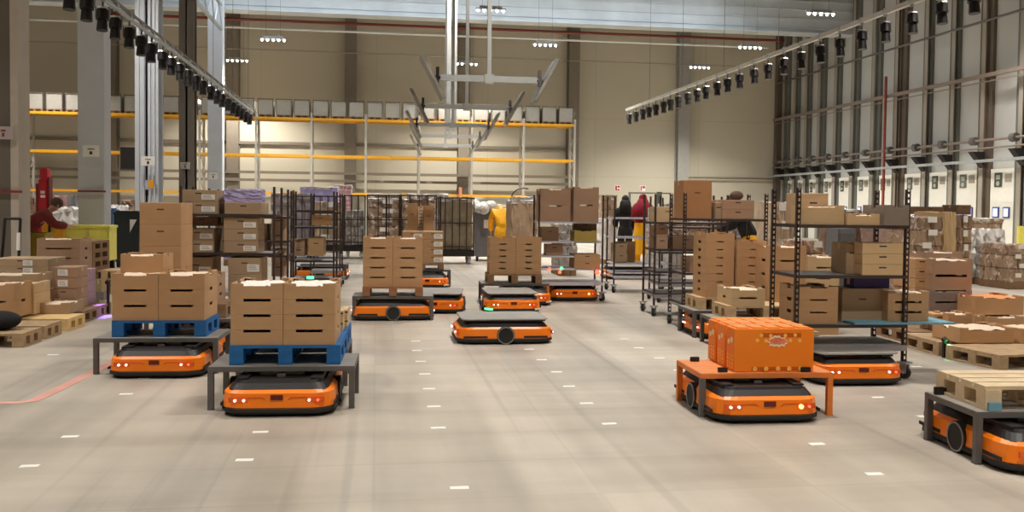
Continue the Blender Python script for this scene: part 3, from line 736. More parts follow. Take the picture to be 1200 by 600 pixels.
# --- trolleys behind at the left
LBL = (.58, .95, .18, .62)
trolley('brown shelf trolley of labelled cartons, nearest at left', 212, 10.4, [.93, 1.37], dp=.6, holes=False)
zA = 1.37; zB = .93
TA = 'on the nearest left trolley'
stack(211, 253, 222, 250, 10.45, 2, 'upper shelf left, nearest left trolley', kind='carton', m_=KRAFT3, dp=.5, z=zA + .004, look='labelled', lab=LBL)
stack(263, 306, 237, 250, 10.45, 1, 'upper shelf right, nearest left trolley', kind='carton', m_=KRAFT3, dp=.5, z=zA + .004, look='brown')
stack(211, 250, 268, 296, 10.45, 2, 'middle shelf left, nearest left trolley', kind='carton', m_=KRAFT3, dp=.5, z=zB + .004, look='labelled', lab=LBL)
stack(262, 301, 255, 296, 10.45, 3, 'middle shelf right, nearest left trolley', kind='carton', m_=KRAFT3, dp=.5, z=zB + .004, look='labelled', lab=LBL)
stack(211, 248, 301, 340, 10.45, 2, 'lower shelf left, nearest left trolley', kind='carton', m_=KRAFT3, dp=.5, z=.30, look='labelled', lab=LBL)
stack(267, 305, 302, 345, 10.45, 3, 'lower shelf right, nearest left trolley', kind='carton', m_=KRAFT3, dp=.5, z=.30, look='labelled', lab=LBL)
carton('dark opened carton on the middle shelf, nearest left trolley', off((.22, .05, 0), TY, (*G(212, 10.5).xy, .934 + .30)), TY, .36, .4, .10, KRAFT4)
wrapped('lilac and white wrapped packs on top of the nearest left trolley', 263, 305, 221, 237, 10.6, LILAC, 3, z=None, dp=.4, pal=False, amp=.01, name='wrapped_packs')
trolley('brown shelf trolley behind the labelled cartons, second from left', 245, 12.3, [.80, 1.32, 1.0], dp=.6)
stack(318, 333, 253, 288, 12.5, 2, 'upper bay of the second left trolley', kind='carton', m_=KRAFT6, dp=.4, look='narrow brown')
stack(318, 333, 292, 324, 12.5, 2, 'lower bay of the second left trolley', kind='carton', m_=KRAFT6, dp=.4, look='narrow brown')
stack(252, 312, 262, 300, 12.5, 2, 'inside the second left trolley', kind='carton', m_=KRAFT3, dp=.4, look='grey-brown')
trolley('brown shelf trolley third from the left, with orange robot beneath', 341, 13.6, [.40, .66, 1.16, 1.40], wd=.62, dp=.55)
stack(343, 357, 280, 300, 13.7, 2, 'lower shelf of the third left trolley', kind='carton', m_=KRAFT6, dp=.4, look='small brown')
stack(361, 379, 278, 300, 13.7, 1, 'right side of the third left trolley', kind='carton', m_=KRAFT, dp=.4, look='brown')
trolley('dark shelf trolley by the red robot, fourth from left', 364, 16.6, [.85, 1.35], wd=.52, dp=.55)
stack(365, 386, 252, 264, 16.7, 1, 'upper shelf of the fourth left trolley', kind='carton', m_=KRAFT2, dp=.4, look='tan')
c_ = G(377, 18.6); robot('small red-orange robot beyond the left trolleys', (c_.x, c_.y, 0), TY + rad(90), high=False)
table('dark low table over the distant red-orange robot', 352, 18.2, wd=.9)
# status post with green lamp
t = thing('status_post', 'short grey post with green lamp among the left trolleys', 'post', (*G(363.5, 13.3).xy, 0))
link('post', MB().b2(-.03, .03, -.03, .03, 0, .42).b2(-.07, .07, -.07, .07, 0, .02).mesh('p', ZINC), t)
link('green_lamp', MB().b2(-.05, .05, -.04, .02, .42, .455).mesh('g', GREENL), t)

# ================================================================== LEFT EDGE: pallets and cartons
def floor_pallet(label, x0, x1, y1, d=None, wd=None, dp=1.1, yaw=TY, m_=mat('mid_wood', srgb(172, 144, 110), .85, var=.18, scale=9), m2=None, h=.144):
    d = d or Dy((x0 + x1) / 2, y1)
    W = wd or (x1 - x0) * d / FPX
    g = G(x1, d); return pallet(label, off((-W / 2, 0, 0), yaw, g), yaw, W, dp, h, m_, m2 or m_)
floor_pallet('wooden pallet at the left edge with a black bag', -40, 26, 408, wd=.8, dp=.5)
floor_pallet('wooden pallet second from the left edge', -20, 52, 398, wd=.8, dp=.5)
floor_pallet('pale new wooden pallet, third along the left row', 20, 80, 388.5, wd=.9, dp=.55, m_=mat('new_wood', srgb(222, 190, 132), .8, var=.1, scale=9))
floor_pallet('wooden pallet, fourth along the left row', 40, 97, 379, wd=.9, dp=.6, m_=WOODD)
floor_pallet('small pallet washed in violet light on the left', 96, 116, 372, wd=.5, dp=.5, m_=WOODD)
# black bag
def bag_mesh():
    m = MB(); m.sph((0, .15, .1), .16, (1.3, 1.0, .62), 12).sph((-.12, .12, .13), .1, (1.2, 1, .7), 10); return m.mesh('bag', mat('black_cloth', srgb(22, 22, 26), .9, var=.1), smooth=True)
b_ = tag(link('black_bag', bag_mesh(), None, off((-.28, .02, .144), TY, G(26, 9.5))), 'limp black bag lying on the leftmost pallet', 'bag')
st = 'leftmost pallets'
stack(-22, 15, 332, 373, 10.3, 2, 'front pile at the left edge', m_=KRAFT, dp=.5, look='kraft')
stack(17, 39, 332, 369, 10.8, 3, 'behind the left edge pile', m_=KRAFT5, dp=.5, look='pale', kind='carton')
stack(-22, 40, 321, 331, 11.0, 1, 'flat on the left edge pile', m_=KRAFT3, dp=.5, look='pale wide')
stack(-10, 54, 303, 321, 11.8, 2, 'upper pair at the left edge', kind='carton', m_=KRAFT3, dp=.6, look='wide labelled', lab=(.55, .72, .1, .8))
stack(-10, 54, 321, 365, 11.8, 2, 'lower pair at the left edge', kind='carton', m_=KRAFT6, dp=.6, look='wide brown')
stack(43, 80, 355, 370, 11.0, 1, 'low tray with white content on fourth left pallet', m_=KRAFT3, dp=.5, z=.144, look='brown')
stack(62, 89, 313, 338, 11.6, 2, 'two labels column behind the fourth left pallet', kind='carton', m_=KRAFT6, dp=.4, look='labelled', lab=(.2, .62, .2, .8))
stack(58, 89, 338, 364, 11.6, 2, 'base of the labelled column, fourth left pallet', kind='carton', m_=KRAFT6, dp=.4, look='brown')
stack(90, 100, 316, 358, 12.0, 3, 'violet-tinged pile beside the labelled column', m_=mat('violet_kraft', srgb(168, 140, 150), .8, var=.1), dp=.4, look='narrow', kind='carton')
stack(43, 92, 279, 313, 13.2, 3, 'notched pile below the yellow tub', m_=KRAFT6, dp=.5, look='dark brown', slot=.35)
stack(43, 92, 313, 340, 13.2, 3, 'base below the notched brown pile', m_=KRAFT6, dp=.5, look='dark brown', z=.0)
# pallet tower seen from its side
for k in range(6):
    b0 = P(93, 318, 14.6)
    pallet('weathered pallet, %s in the upright pallet tower on the left' % (['lowest', 'second', 'third', 'fourth', 'fifth', 'topmost'][k]),
           off((.10, 0, 0), TY, (b0.x, b0.y, k * .144)), TY, .22 + .0, .8, m_=WOODD, nb=6)
tag(link('grey_crate', crate_mesh(.26, .3, .26, m_=mat('greytub', srgb(130, 118, 112), .6, var=.08)), None, off((0, 0, .0), TY, (*P(110, 364, 12.6).xy, 0))), 'grey tub with a white sticker beside the violet-lit pallet', 'crate')
sign('sticker_card', 116.5, 126, 346, 360, 12.5, LABELW, 'white card with dark print beside the grey tub', [(.3, .7, .3, .7)], cat='card')
stack(104, 111, 329, 345, 14, 2, 'beyond the violet-tinged pile', m_=mat('olive', srgb(140, 124, 84), .8, var=.1), dp=.3, look='small olive', kind='carton', z=.0)
for k in range(3):
    b0 = P(122, 343, 14.8)
    pallet('light pallet, %s of three left of the tan crates' % ['lowest', 'middle', 'topmost'][k], off((0, 0, 0), TY, (b0.x, b0.y, .0 + k * .13)), TY, .4, .6, .13, m_=KRAFT5)
# warning spot lights that throw coloured spots on the floor
def beam(px, py, d, col, label, h=.42, e=18, tilt=0):
    g = P(px, py, d)
    t = thing('warning_lamp', label, 'lamp', (g.x, g.y + .25, 0))
    link('bracket', MB().b2(-.015, .015, 0, .03, 0, h).mesh('b', BLACKP), t)
    link('lamp_head', MB().cyl((0, -.03, h), (0, .02, h + .02), .03, n=12).mesh('h', BLACKP), t)
    l = bpy.data.lights.new('beam', 'SPOT'); l.energy = e; l.color = col; l.spot_size = rad(46); l.spot_blend = .6; l.shadow_soft_size = .02
    o = bpy.data.objects.new('beam', l); COL.objects.link(o); o.parent = t; o.location = (0, -.05, h); o.rotation_euler = (rad(-28), 0, 0)
beam(120, 371, Dy(120, 371), (.22, .12, 1), 'small warning lamp throwing a violet spot by the left pallets', e=60)
beam(1125, 425, Dy(1125, 425), (.05, 1, .35), 'small warning lamp throwing a green spot on the right', h=.17, e=20)

# red machine mast, person, tubs and bins at the far left
def LW(x, y): pass
dM = 21.0
g = P(46, 250, dM); t = thing('lift_mast', 'tall red lift mast with white marks behind the yellow cart', 'machine', (g.x, g.y, 0))
zt = P(48, 197, dM).z; z0 = P(48, 250, dM).z
link('mast', MB().b2(-.02, .17, 0, .25, .5, zt - .25).b2(.01, .17, 0, .25, zt - .25, zt).mesh('m', REDM, bevel=.02), t)
link('side_rail', MB().b2(-.09, -.02, .05, .3, .2, zt - .35).b2(.18, .21, .02, .25, .2, zt - .2).mesh('m', mat('dark_red', srgb(120, 24, 34), .5, var=.05)), t)
link('mast_print', MB().b2(.03, .13, -.006, 0, P(0, 231, dM).z, P(0, 228, dM).z).b2(.03, .12, -.006, 0, P(0, 228, dM).z + .03, P(0, 224, dM).z + .02).mesh('m', LABELW), t)
link('machine_base', MB().b2(-.35, .35, 0, .7, 0, .5).b2(-.25, .30, .1, .6, .5, .95).mesh('m', DGREY, bevel=.03), t)
link('base_lamp', MB().cyl((-.04, -.03, .98), (-.04, 0, .98), .05).cyl((.12, -.03, .98), (.12, 0, .98), .05).mesh('m', WHITEL), t)
t = thing('tool_cart', 'orange-yellow cart with a dark upright before the red mast', 'cart', (*G(61, 19).xy, 0))
zc_ = P(60, 262, 19).z
link('cart_body', MB().b2(-.2, .2, 0, .4, .25, zc_).b2(-.17, .17, .03, .37, zc_, zc_ + .02).mesh('c', ORY, bevel=.02), t)
link('upright', MB().b2(-.06, -.02, -.04, 0, .1, zc_ + .3).mesh('u', BLACKP), t)
for x in (-.15, .15): link('wheel', MB().cyl((x - .03, .2, .1), (x + .03, .2, .1), .1, n=14).mesh('w', RUBBER), t)
# bright yellow tub
t = thing('yellow_tub', 'bright yellow plastic tub at the foot of the widest column', 'tub', (*G(102, 18.6).xy, 0))
zt = P(100, 264, 18.6).z; m = MB()
m.b2(-.42, .43, 0, .55, .30, zt - .06).b2(-.44, .45, -.02, .57, zt - .06, zt)
for x in (-.4, -.02, .36): m.b2(x, x + .05, -.015, .0, .3, zt - .06)
link('tub_body', m.mesh('t', YEL, bevel=.02), t)
m = MB()
for x in (-.38, .30):
    for y in (.05, .42): m.b2(x, x + .1, y, y + .1, .10, .3)
link('foot', m.mesh('f', BLACKP), t)
wv = MB().b2(-.44, .45, -.04, .6, .04, .10).mesh('b', BLACKP); link('base_frame', wv, t)
t = thing('olive_tub', 'dull yellow tub in front of the crouching person', 'tub', (*G(36, 16).xy, 0))
zt = P(36, 273, 16).z
link('tub_body', MB().b2(-.25, .22, 0, .5, .35, zt).b2(-.28, .25, -.02, .52, zt - .05, zt).mesh('t', YELD, bevel=.015), t)
link('tub_stand', MB().b2(-.22, .2, .05, .45, 0, .35).mesh('t', BLACKP), t)
# wheeled bins
def wheelie(label, x0, x1, y0, d, m_, tri=False, yaw=0):
    W = (x1 - x0) * d / FPX; h = P(x0, y0, d).z
    t = thing('wheeled_bin', label, 'bin', off((W / 2, 0, 0), yaw, G(x0, d)), yaw)
    link('bin_body', MB().prism([(-W / 2 + .04, -.0), (W / 2 - .04, 0), (W / 2 - .04, .5), (-W / 2 + .04, .5)][::1], .12, h - .08, -.03).mesh('b', m_), t)
    link('lid', MB().b2(-W / 2, W / 2, -.04, .58, h - .09, h - .03).b2(-W / 2 + .04, W / 2 - .04, 0, .5, h - .03, h).mesh('l', m_, bevel=.01), t)
    for x in (-W / 2 + .1, W / 2 - .1): link('wheel', MB().cyl((x - .025, .03, .09), (x + .025, .03, .09), .09, n=14).mesh('w', RUBBER), t)
    if tri: link('warning_triangle', MB().plate([(W * .12, -.022, h * .62), (W * .38, -.022, h * .85), (W * .12, -.022, h * .85)][::-1], .006).mesh('t', LABELW), t)
BLKB = mat('black_bin', srgb(36, 42, 44), .55, var=.08)
wheelie('black wheeled bin with a white triangle behind orange-brown cartons', 133, 163, 247, 21.0, BLKB, True)
wheelie('blue bin left of the black wheeled bin', 121, 132, 244, 21.6, BLUEC)
wheelie('dark blue bin cut by the left edge', -14, 5, 252, 15, mat('deep_blue', srgb(20, 60, 130), .5, var=.05))
t = thing('hand_truck', 'dark hand truck with pale grips at the left edge', 'hand truck', (*G(9, 12.6).xy, 0))
m = MB(); m.cyl((-.12, 0, .1), (-.1, .2, 1.25), .02).cyl((.12, 0, .1), (.1, .2, 1.25), .02).cyl((-.1, .2, 1.25), (.1, .2, 1.25), .02).b2(-.14, .14, .02, .04, .35, .40).b2(-.15, .15, -.2, .05, .06, .08)
link('frame', m.mesh('f', BLACKP), t)
for x in (-.14, .14): link('grip', MB().cyl((x, .0, .82), (x, .02, 1.06), .025).mesh('g', LABELW), t); link('wheel', MB().cyl((x - .03, .08, .1), (x + .03, .08, .1), .1, n=14).mesh('w', RUBBER), t)

# ================================================================== FOREGROUND RIGHT: orange table with three orange boxes
d2 = 6.58
lm = [DGREY, ORANGET, ORANGET, ORANGET]
table('orange carrier table carrying three orange display cartons', 820, d2, wd=1.0, m_=ORANGET, top=mat('table_orange_top', srgb(222, 138, 82), .45, var=.08), stops=True, legm=lm)
c2 = off((.43, .30, 0), TY, G(820, d2))
robot('orange robot under the orange table with three orange cartons', (c2.x, c2.y, 0), TY, full=False)
OBOX = mat('box_orange', srgb(246, 132, 16), .5, var=.03, scale=3)
OBOXT = mat('box_orange_lid', srgb(238, 140, 60), .55, var=.12, scale=12)
DOTM = mat('dot_yellow', srgb(250, 196, 84), .5, var=.1, scale=30)
PINKM = mat('mark_pink', srgb(236, 128, 96), .5, var=.25, scale=30)
CREAM = mat('mark_cream', srgb(255, 226, 186), .5, var=.05)
def orange_box_mesh():
    W, Dp, H = .60, .175, .315
    m = MB(); m.b2(-W / 2, W / 2, 0, Dp, 0, H)
    bmesh.ops.bevel(m.bm, geom=list(m.bm.edges), offset=.004, segments=1, affect='EDGES')
    mats = [OBOX, DOTM, mat('band_brown', srgb(196, 84, 14), .5, var=.05), CREAM, PINKM]
    def mark(mi):
        for f in m.bm.faces:
            if f.index == -1 or f not in mark.seen: f.material_index = mi; mark.seen.add(f)
    mark.seen = set(m.bm.faces); f = -.003
    m.b2(-.10, .20, -.0015, .001, .80 * H, .9 * H).b2(-.17, .22, -.0015, .001, .03 * H, .11 * H); mark(2)
    for (u, v) in [(-.10, .845), (-.03, .84), (.08, .84), (.155, .85), (-.13, .73), (-.065, .72), (.12, .72), (.19, .72)]:
        m.cyl((u, f, v * H), (u, .001, v * H), .013, n=12)
    for u in (-.145, -.06, .03, .115, .20): m.cyl((u, f, .07 * H), (u, .001, .07 * H), .017, n=12)
    for k in range(4):
        for y in (.04, .09, .14): m.cyl((-W / 2 - .003, y, (.09 + k * .09) * H), (-W / 2 + .001, y, (.09 + k * .09) * H), .011, n=8)
    mark(1)
    rr = random.Random(4); pts = []; n = 22
    for k in range(n):
        a = 2 * PI * k / n; r = 1.0 if k % 2 else .80
        pts.append((.025 + .072 * r * math.cos(a) * (1.1 if abs(math.cos(a)) > .6 else 1), -.005, .70 * H + .046 * r * math.sin(a) + .006 * rr.uniform(-1, 1)))
    m.plate(pts, .006)
    m.cyl((-W / 2 - .004, .06, .72 * H), (-W / 2 + .001, .06, .72 * H), .022, n=9).cyl((-W / 2 - .004, .12, .66 * H), (-W / 2 + .001, .12, .66 * H), .02, n=9); mark(3)
    m.plate([(.025 + (p[0] - .025) * .92, -.008, .70 * H + .004 + (p[2] - .70 * H) * .62) for p in pts], .004); mark(4)
    return m.mesh('b', mats)
def orange_box(label, loc):
    W, Dp, H = .60, .175, .315
    t = thing('display_carton', label, 'carton', loc, TY, 'orange display cartons')
    link('box_body', cached('obox', orange_box_mesh), t)
    for k in range(5):
        link('lid_flap', cached('oflap', lambda: MB().b2(-.045, .045, .012, Dp - .012, H, H + .008).mesh('l', OBOXT, bevel=.002)), t, (-.23 + k * .115, 0, 0))
    link('lid_edge', cached('oedge', lambda: MB().b2(-W / 2 + .02, W / 2 - .02, Dp - .014, Dp - .004, H, H + .012).mesh('e', CREAM)), t)
zz = .316
fb = G(864, 6.66)
for k, nm in enumerate(['nearest', 'middle', 'rearmost']):
    orange_box('%s of three orange display cartons with pink burst emblem' % nm, off((.27, k * .21, zz), TY, fb))

# --- right front grey table with an empty wooden pallet
d3 = 5.42; Y3 = rad(-4.4)
table('dark grey carrier table at the right edge with bare pallet', 1143, d3, yaw=Y3, stops=False)
t3 = G(1143, d3)
c3 = off((.44, .28, 0), Y3, t3); robot('orange robot under the right edge table with bare pallet', (c3.x, c3.y, 0), Y3, leds=None)
pallet('bare pale wooden pallet on the right edge table', off((.47, .03, .316), Y3, t3), Y3, .8, .56, m_=mat('fresh_pallet', srgb(206, 184, 150), .8, var=.12, scale=9), nb=4, gap=.011)
link_ = None
for (x, y) in ((.05, .5), (.12, .02)):
    tag(link('corner_stop', MB().b2(-.04, .04, -.012, .012, 0, .05).mesh('s', BLACKP if x < .1 else TEAL, bevel=.003), None, off((x, y, .316), Y3, t3), Y3), 'small %s beside the bare pallet, right edge table' % ('black corner stop' if x < .1 else 'teal corner stop'), 'stop')

# ================================================================== FREE ROBOTS AND MIDDLE TABLES
c_ = P(588, 404, Dy(588, 404) + .40); g = G(587, Dy(588, 404.5) + .40)
robot('unloaded orange robot seen side-on in the middle of floor', (g.x, g.y, 0), rad(-90 + 0.0) + TY * 0, high=False)
g = G(596.5, Dy(596, 367.5) + .53); robot('unloaded orange robot with green corner light facing us', (g.x, g.y, 0), TY * .4, high=False, leds=[LEDG, LEDW])
# green glow below its corner light
# T4: orange table, crates
d4 = Dy(600, 357)
table('dark-topped table with orange legs behind robot with green light', 564, d4, m_=DGREY, top=GREYT, legm=[DGREY, ORANGET, DGREY, ORANGET])
g = G(612, d4 + .35); robot('orange robot under the table of wavy-edged crates', (g.x, g.y, 0), TY, leds=[None, LEDW])
pallet('wooden pallet under the wavy-edged crates at centre', off((0, 0, .315), TY, G(603, d4 + .05)), TY, .84, .52, m_=WOODD)
stack(573.5, 635, 278, 322, d4 + .07, 6, 'centre table behind green-lit robot', m_=KRAFT, dp=.5, cols=2, z=.46, look='wavy-edged', slot=.1, top=False)
# T5: table with robot side-on
d5 = Dy(460, 376.5)
table('dark grey table left of centre with side-on robot', 412.5, d5, m_=DGREY)
g = G(460, d5 + .40); robot('side-on orange robot under the table left of centre', (g.x, g.y, 0), rad(-90), high=True)
pallet('cardboard-coloured pallet on the table left of centre', off((0, 0, .315), TY, G(460, d5 + .05)), TY, .78, .52, m_=mat('card_pallet', srgb(150, 104, 70), .85, var=.15), h=.12)
stack(425, 495, 278, 335.5, d5 + .07, 5, 'on the table left of centre', m_=KRAFT2, dp=.5, cols=2, z=.436, look='slotted', slot=.19)
g = G(512, 12.45 + .80); robot('orange robot with a grey lid, right behind the left-centre table', (g.x, g.y, 0), rad(-8), high=False)
# T6
d6 = Dy(526, 337)
table('small dark table behind the slotted crates with orange robot', 461, d6)
g = G(500, d6 + .3); robot('distant orange robot behind the slotted crates', (g.x, g.y, 0), TY, leds=[None, LEDW])
pallet('wooden pallet on the small table behind slotted crates', off((0, 0, .315), TY, G(495, d6 + .05)), TY, .78, .52, m_=WOODD, h=.12)
stack(471, 519, 271, 309, d6 + .07, 4, 'small table behind the slotted crates', kind='carton', m_=KRAFT, dp=.5, cols=2, z=.436, look='tan', lab=(.55, .98, .1, .7))
# tall narrow cartons on a trolley behind
trolley('dark trolley behind the slotted crates holding tall narrow cartons', 452, 19.0, [.84], holes=False, wd=1.12)
stack(477, 489, 238, 278, 19.1, 1, 'standing upright, left of the pair behind slotted crates', kind='carton', m_=KRAFT2, dp=.5, look='tall narrow', z=.85)
stack(496.5, 508, 241, 278, 19.1, 1, 'standing upright, right of the pair behind slotted crates', kind='carton', m_=KRAFT2, dp=.5, look='tall narrow', z=.85)
t = stack(489.5, 496, 242, 278, 19.3, 9, 'between the tall narrow cartons', kind='carton', m_=PAPER, dp=.4, look='flat white', z=.85)

# ================================================================== CENTRE-RIGHT TROLLEYS
dT = 14.6
trolley('dark trolley with two pale crates on top, right of centre', 630.5, dT, [.52, .72, .95, 1.26], wd=1.03, dp=.6, sm=SHELFW)
stack(633, 669, 221, 259, dT + .03, 2, 'top shelf of the central trolley, left', m_=KRAFT6, dp=.5, z=1.264, look='pinkish', slot=.2)
stack(672, 702, 219, 259, dT + .03, 2, 'top shelf of the central trolley, right', m_=KRAFT6, dp=.5, z=1.264, look='pinkish', slot=.2)
stack(634, 655, 266, 280, dT + .03, 1, 'third shelf of the central trolley, left', kind='carton', m_=KRAFT4, dp=.4, z=.954, look='dark brown')
stack(673, 700, 270, 280, dT + .03, 1, 'third shelf of the central trolley, right', m_=mat('yellow_tray', srgb(176, 152, 78), .8, var=.08), dp=.4, z=.954, look='yellow tray-like')
stack(672, 700, 260, 268, dT + .43, 1, 'dark box behind the yellow tray on central trolley', m_=KRAFT4, kind='carton', dp=.15, look='dark brown', z=1.1)
stack(673, 704, 298, 311, dT + .03, 2, 'second lowest shelf of the central trolley', kind='carton', m_=KRAFT, dp=.5, z=.524, look='flat brown')
stack(640, 660, 286, 295, dT + .1, 1, 'middle shelf of the central trolley', kind='carton', m_=KRAFT6, dp=.3, z=.724, look='small brown')
g = G(667, dT + .35 + .2); robot('dark orange robot under the central trolley', (g.x, g.y, 0), TY, high=False, full=False)
for i, (px, py, ml, nm) in enumerate([(644, 315, REDL, 'red'), (658, 314.5, GREENL, 'green'), (656, 319, REDL, 'second red'), (700, 319, REDL, 'large red')]):
    p = P(px, py, dT - .04)
    tag(link('indicator_lamp', MB().sph((0, 0, 0), .026 if i < 3 else .04, n=8).b2(-.01, .01, 0, .04, -.01, .01).mesh('i', ml), None, p), 'glowing %s indicator on the central trolley base' % nm, 'lamp')
dU = 16.2
trolley('trolley with white shelves in front of the two workers', 719, dU, [.36, .52, .98, 1.32, ], wd=1.03, dp=.6, sm=SHELFW)
stack(721, 735, 285, 309, dU + .05, 2, 'left on the white-shelved trolley', kind='carton', m_=KRAFT3, dp=.4, z=.53, look='olive brown')
stack(721, 745, 283, 309, dU + .35, 2, 'rear on the white-shelved trolley', kind='carton', m_=KRAFT2, dp=.2, z=.53, look='tan', lab=(.3, .6, .2, .8))
g = G(735, 19.6); robot('small red robot beyond the white-shelved trolley', (g.x, g.y, 0), TY + rad(90), high=False)
# receding row of trolleys on the right aisle side
dV = 12.75
trolley('third trolley of the right-hand row, beside the white shelves', 766, dV, [.32, .62, .93, 1.30], wd=1.03, dp=.6)
stack(769, 783, 264, 294, dV + .05, 2, 'left side of the third right-hand trolley', kind='carton', m_=KRAFT6, dp=.4, z=.93, look='grey-brown')
stack(788, 822, 276, 300, dV + .05, 1, 'middle of the third right-hand trolley', kind='carton', m_=KRAFT4, dp=.4, z=.93, look='dark')
stack(768, 798, 242, 256, dV + .05, 1, 'upper shelf of the third right-hand trolley', kind='carton', m_=KRAFT5, dp=.3, z=1.304, look='pale open')
dW = 11.35
trolley('second trolley of the right-hand row, with big square carton', 800.5, dW, [.32, .70, 1.37], wd=1.04, dp=.6, holes=True)
stack(800, 835, 211, 255, dW + .06, 1, 'big square, tallest on the right-hand trolley row', kind='carton', m_=mat('kraft_square', srgb(172, 124, 82), .85, var=.04), dp=.4, z=1.374, look='square brown')
stack(846, 885, 234, 256, dW + .06, 2, 'beside the big square carton on top shelf', kind='carton', m_=KRAFT6, dp=.4, z=1.374, look='grey-brown')
stack(838, 847, 237, 256, dW + .1, 1, 'between square carton and grey-brown cartons', kind='carton', m_=KRAFT3, dp=.3, z=1.374, look='narrow grey')
stack(808, 826, 301, 338, dW + .1, 3, 'inside the second right-hand trolley', kind='carton', m_=KRAFT6, dp=.4, z=.704, look='tan striped')
g = G(855, dW + .35); robot('orange robot under the second right-hand trolley', (g.x, g.y, 0), rad(-90), high=False)
# trolley row continues behind
trolley('far trolley of the right-hand row behind the dark carton', 752 + 20, 14.6, [.32, .8, 1.2], wd=1.0, dp=.6)
# T7b table with tall crate towers
dX = 10.65
table('grey table carrying two tall towers of slotted trays', 812, dX, wd=1.05, dp=.62)
g = G(860, dX + .32); robot('orange robot under the two tall towers', (g.x, g.y, 0), rad(-90), high=True)
pallet('pale pallet under the left tall tower', off((.16, 0, .315), TY, G(823, dX + .1)), TY, .44, .5, m_=WOOD)
pallet('pale pallet under the right tall tower', off((.62, 0, .315), TY, G(823, dX + .1)), TY, .40, .5, m_=WOOD)
stack(826, 861, 273, 344, dX + .12, 8, 'left tall tower', m_=KRAFT2, dp=.48, z=.46, look='slotted', slot=.08, sh=.012, top=False)
stack(863, 899, 282, 344, dX + .12, 7, 'right tall tower', m_=KRAFT2, dp=.48, z=.46, look='slotted', slot=.08, sh=.012, top=False)
# T7
d7 = 9.75
table('grey table with two pale crates behind the orange cartons', 841, d7, wd=1.05, dp=.62)
pallet('wooden pallet beneath the two pale crates', off((.55, 0, .315), TY, G(841, d7 + .08)), TY, .9, .5, m_=WOOD)
stack(857, 898, 338, 362, d7 + .10, 2, 'behind the orange cartons on grey table', m_=KRAFT5, dp=.48, z=.46, look='pale', slot=.2)
g = G(892, d7 + .32); robot('robot hidden behind the orange display cartons', (g.x, g.y, 0), TY)

# ================================================================== TR1: foreground right trolley
dR = 8.1
trolley('nearest right trolley with perforated posts and three shelves', 932, dR, [.48, .92, 1.365], wd=1.015, dp=.55, holes=True, sm=SHELFG)
c_ = off((.47, .10, 0), TY, G(932, dR)); robot('orange robot under the nearest right trolley with red light strip', (c_.x, c_.y + .1, 0), TY, high=False, full=True)
p = P(993, 411, dR + .02); tag(link('red_light_strip', MB().b2(-.14, .06, 0, .02, -.008, .008).mesh('r', REDL), None, p), 'glowing red strip below the nearest right trolley', 'lamp')
zA, zB, zC = 1.37, .925, .485
stack(935, 972, 226, 263, dR + .25, 1, 'tall pale box, top shelf left, nearest right trolley', kind='carton', m_=mat('pale_tan', srgb(196, 164, 130), .85, var=.05), dp=.28, z=zA, look='pale')
stack(936, 992, 240, 263, dR + .05, 1, 'low wide box, top shelf, nearest right trolley', m_=KRAFT5, dp=.18, z=zA, look='pale', slot=.25)
stack(993, 1033, 250, 263, dR + .05, 1, 'low tray, middle of top shelf, nearest right trolley', m_=KRAFT5, dp=.4, z=zA, look='pale')
o_ = stack(1036, 1067, 240, 262, dR + .05, 1, 'top shelf right end, nearest right trolley', m_=PLAST, dp=.4, z=zA, look='grey mesh', top=False)
stack(1010, 1061, 285, 321, dR + .05, 3, 'middle shelf right, nearest right trolley', kind='carton', m_=KRAFT5, dp=.40, z=zB, look='flat pale')
stack(991, 1009, 285, 321, dR + .2, 1, 'brown side, middle shelf, nearest right trolley', kind='carton', m_=KRAFT3, dp=.3, z=zB, look='narrow brown')
stack(936, 984, 336, 379, dR + .04, 3, 'bottom shelf left, nearest right trolley', m_=KRAFT, dp=.45, z=zC, look='slatted light', slot=.16, sh=.014)
stack(986, 1037, 338, 379, dR + .25, 1, 'bottom shelf centre, nearest right trolley', kind='carton', m_=KRAFT3, dp=.28, z=zC, look='shadowed')
stack(1000, 1045, 326, 338, dR + .30, 1, 'violet flat box on the shadowed carton', kind='carton', m_=NAVY, dp=.2, look='dark violet', z=None)
# teal board behind, reaching out on the right
dS = 9.15
ts = G(1000, 8.13)
tag(link('teal_board', MB().b2(0, .95, 0, .56, 0, .018).mesh('board', TEAL, bevel=.003), None, (ts.x, ts.y, .486), TY), 'teal board overhanging the bottom shelf of the nearest right trolley', 'board')
stack(1040, 1091, 341, 379, 8.28, 3, 'teal board of nearest right trolley', m_=KRAFT, dp=.38, z=.505, look='brown', slot=.25)
t = pallet('bright blue pallet beyond the teal board', off((.4, 0, 0), TY, G(1045, 12.0)), TY, .85, .8, m_=mat('bright_blue', srgb(30, 130, 200), .6, var=.1))

# items between trolleys (stack behind posts)
floor_pallet('wooden pallet behind the nearest right trolley, left side', 905, 960, 402, d=10.2, wd=.8, dp=.8)
stack(903, 945, 288, 385, 10.3, 6, 'tall pile between the two perforated trolleys', m_=KRAFT2, dp=.5, z=.144, look='brown', slot=.2)
stack(946, 985, 300, 350, 11.0, 4, 'behind the nearest right trolley, second pile', m_=KRAFT5, dp=.5, look='pale')
stack(946, 985, 350, 385, 11.0, 2, 'base behind the nearest right trolley', m_=KRAFT, dp=.5, z=.0, look='brown')

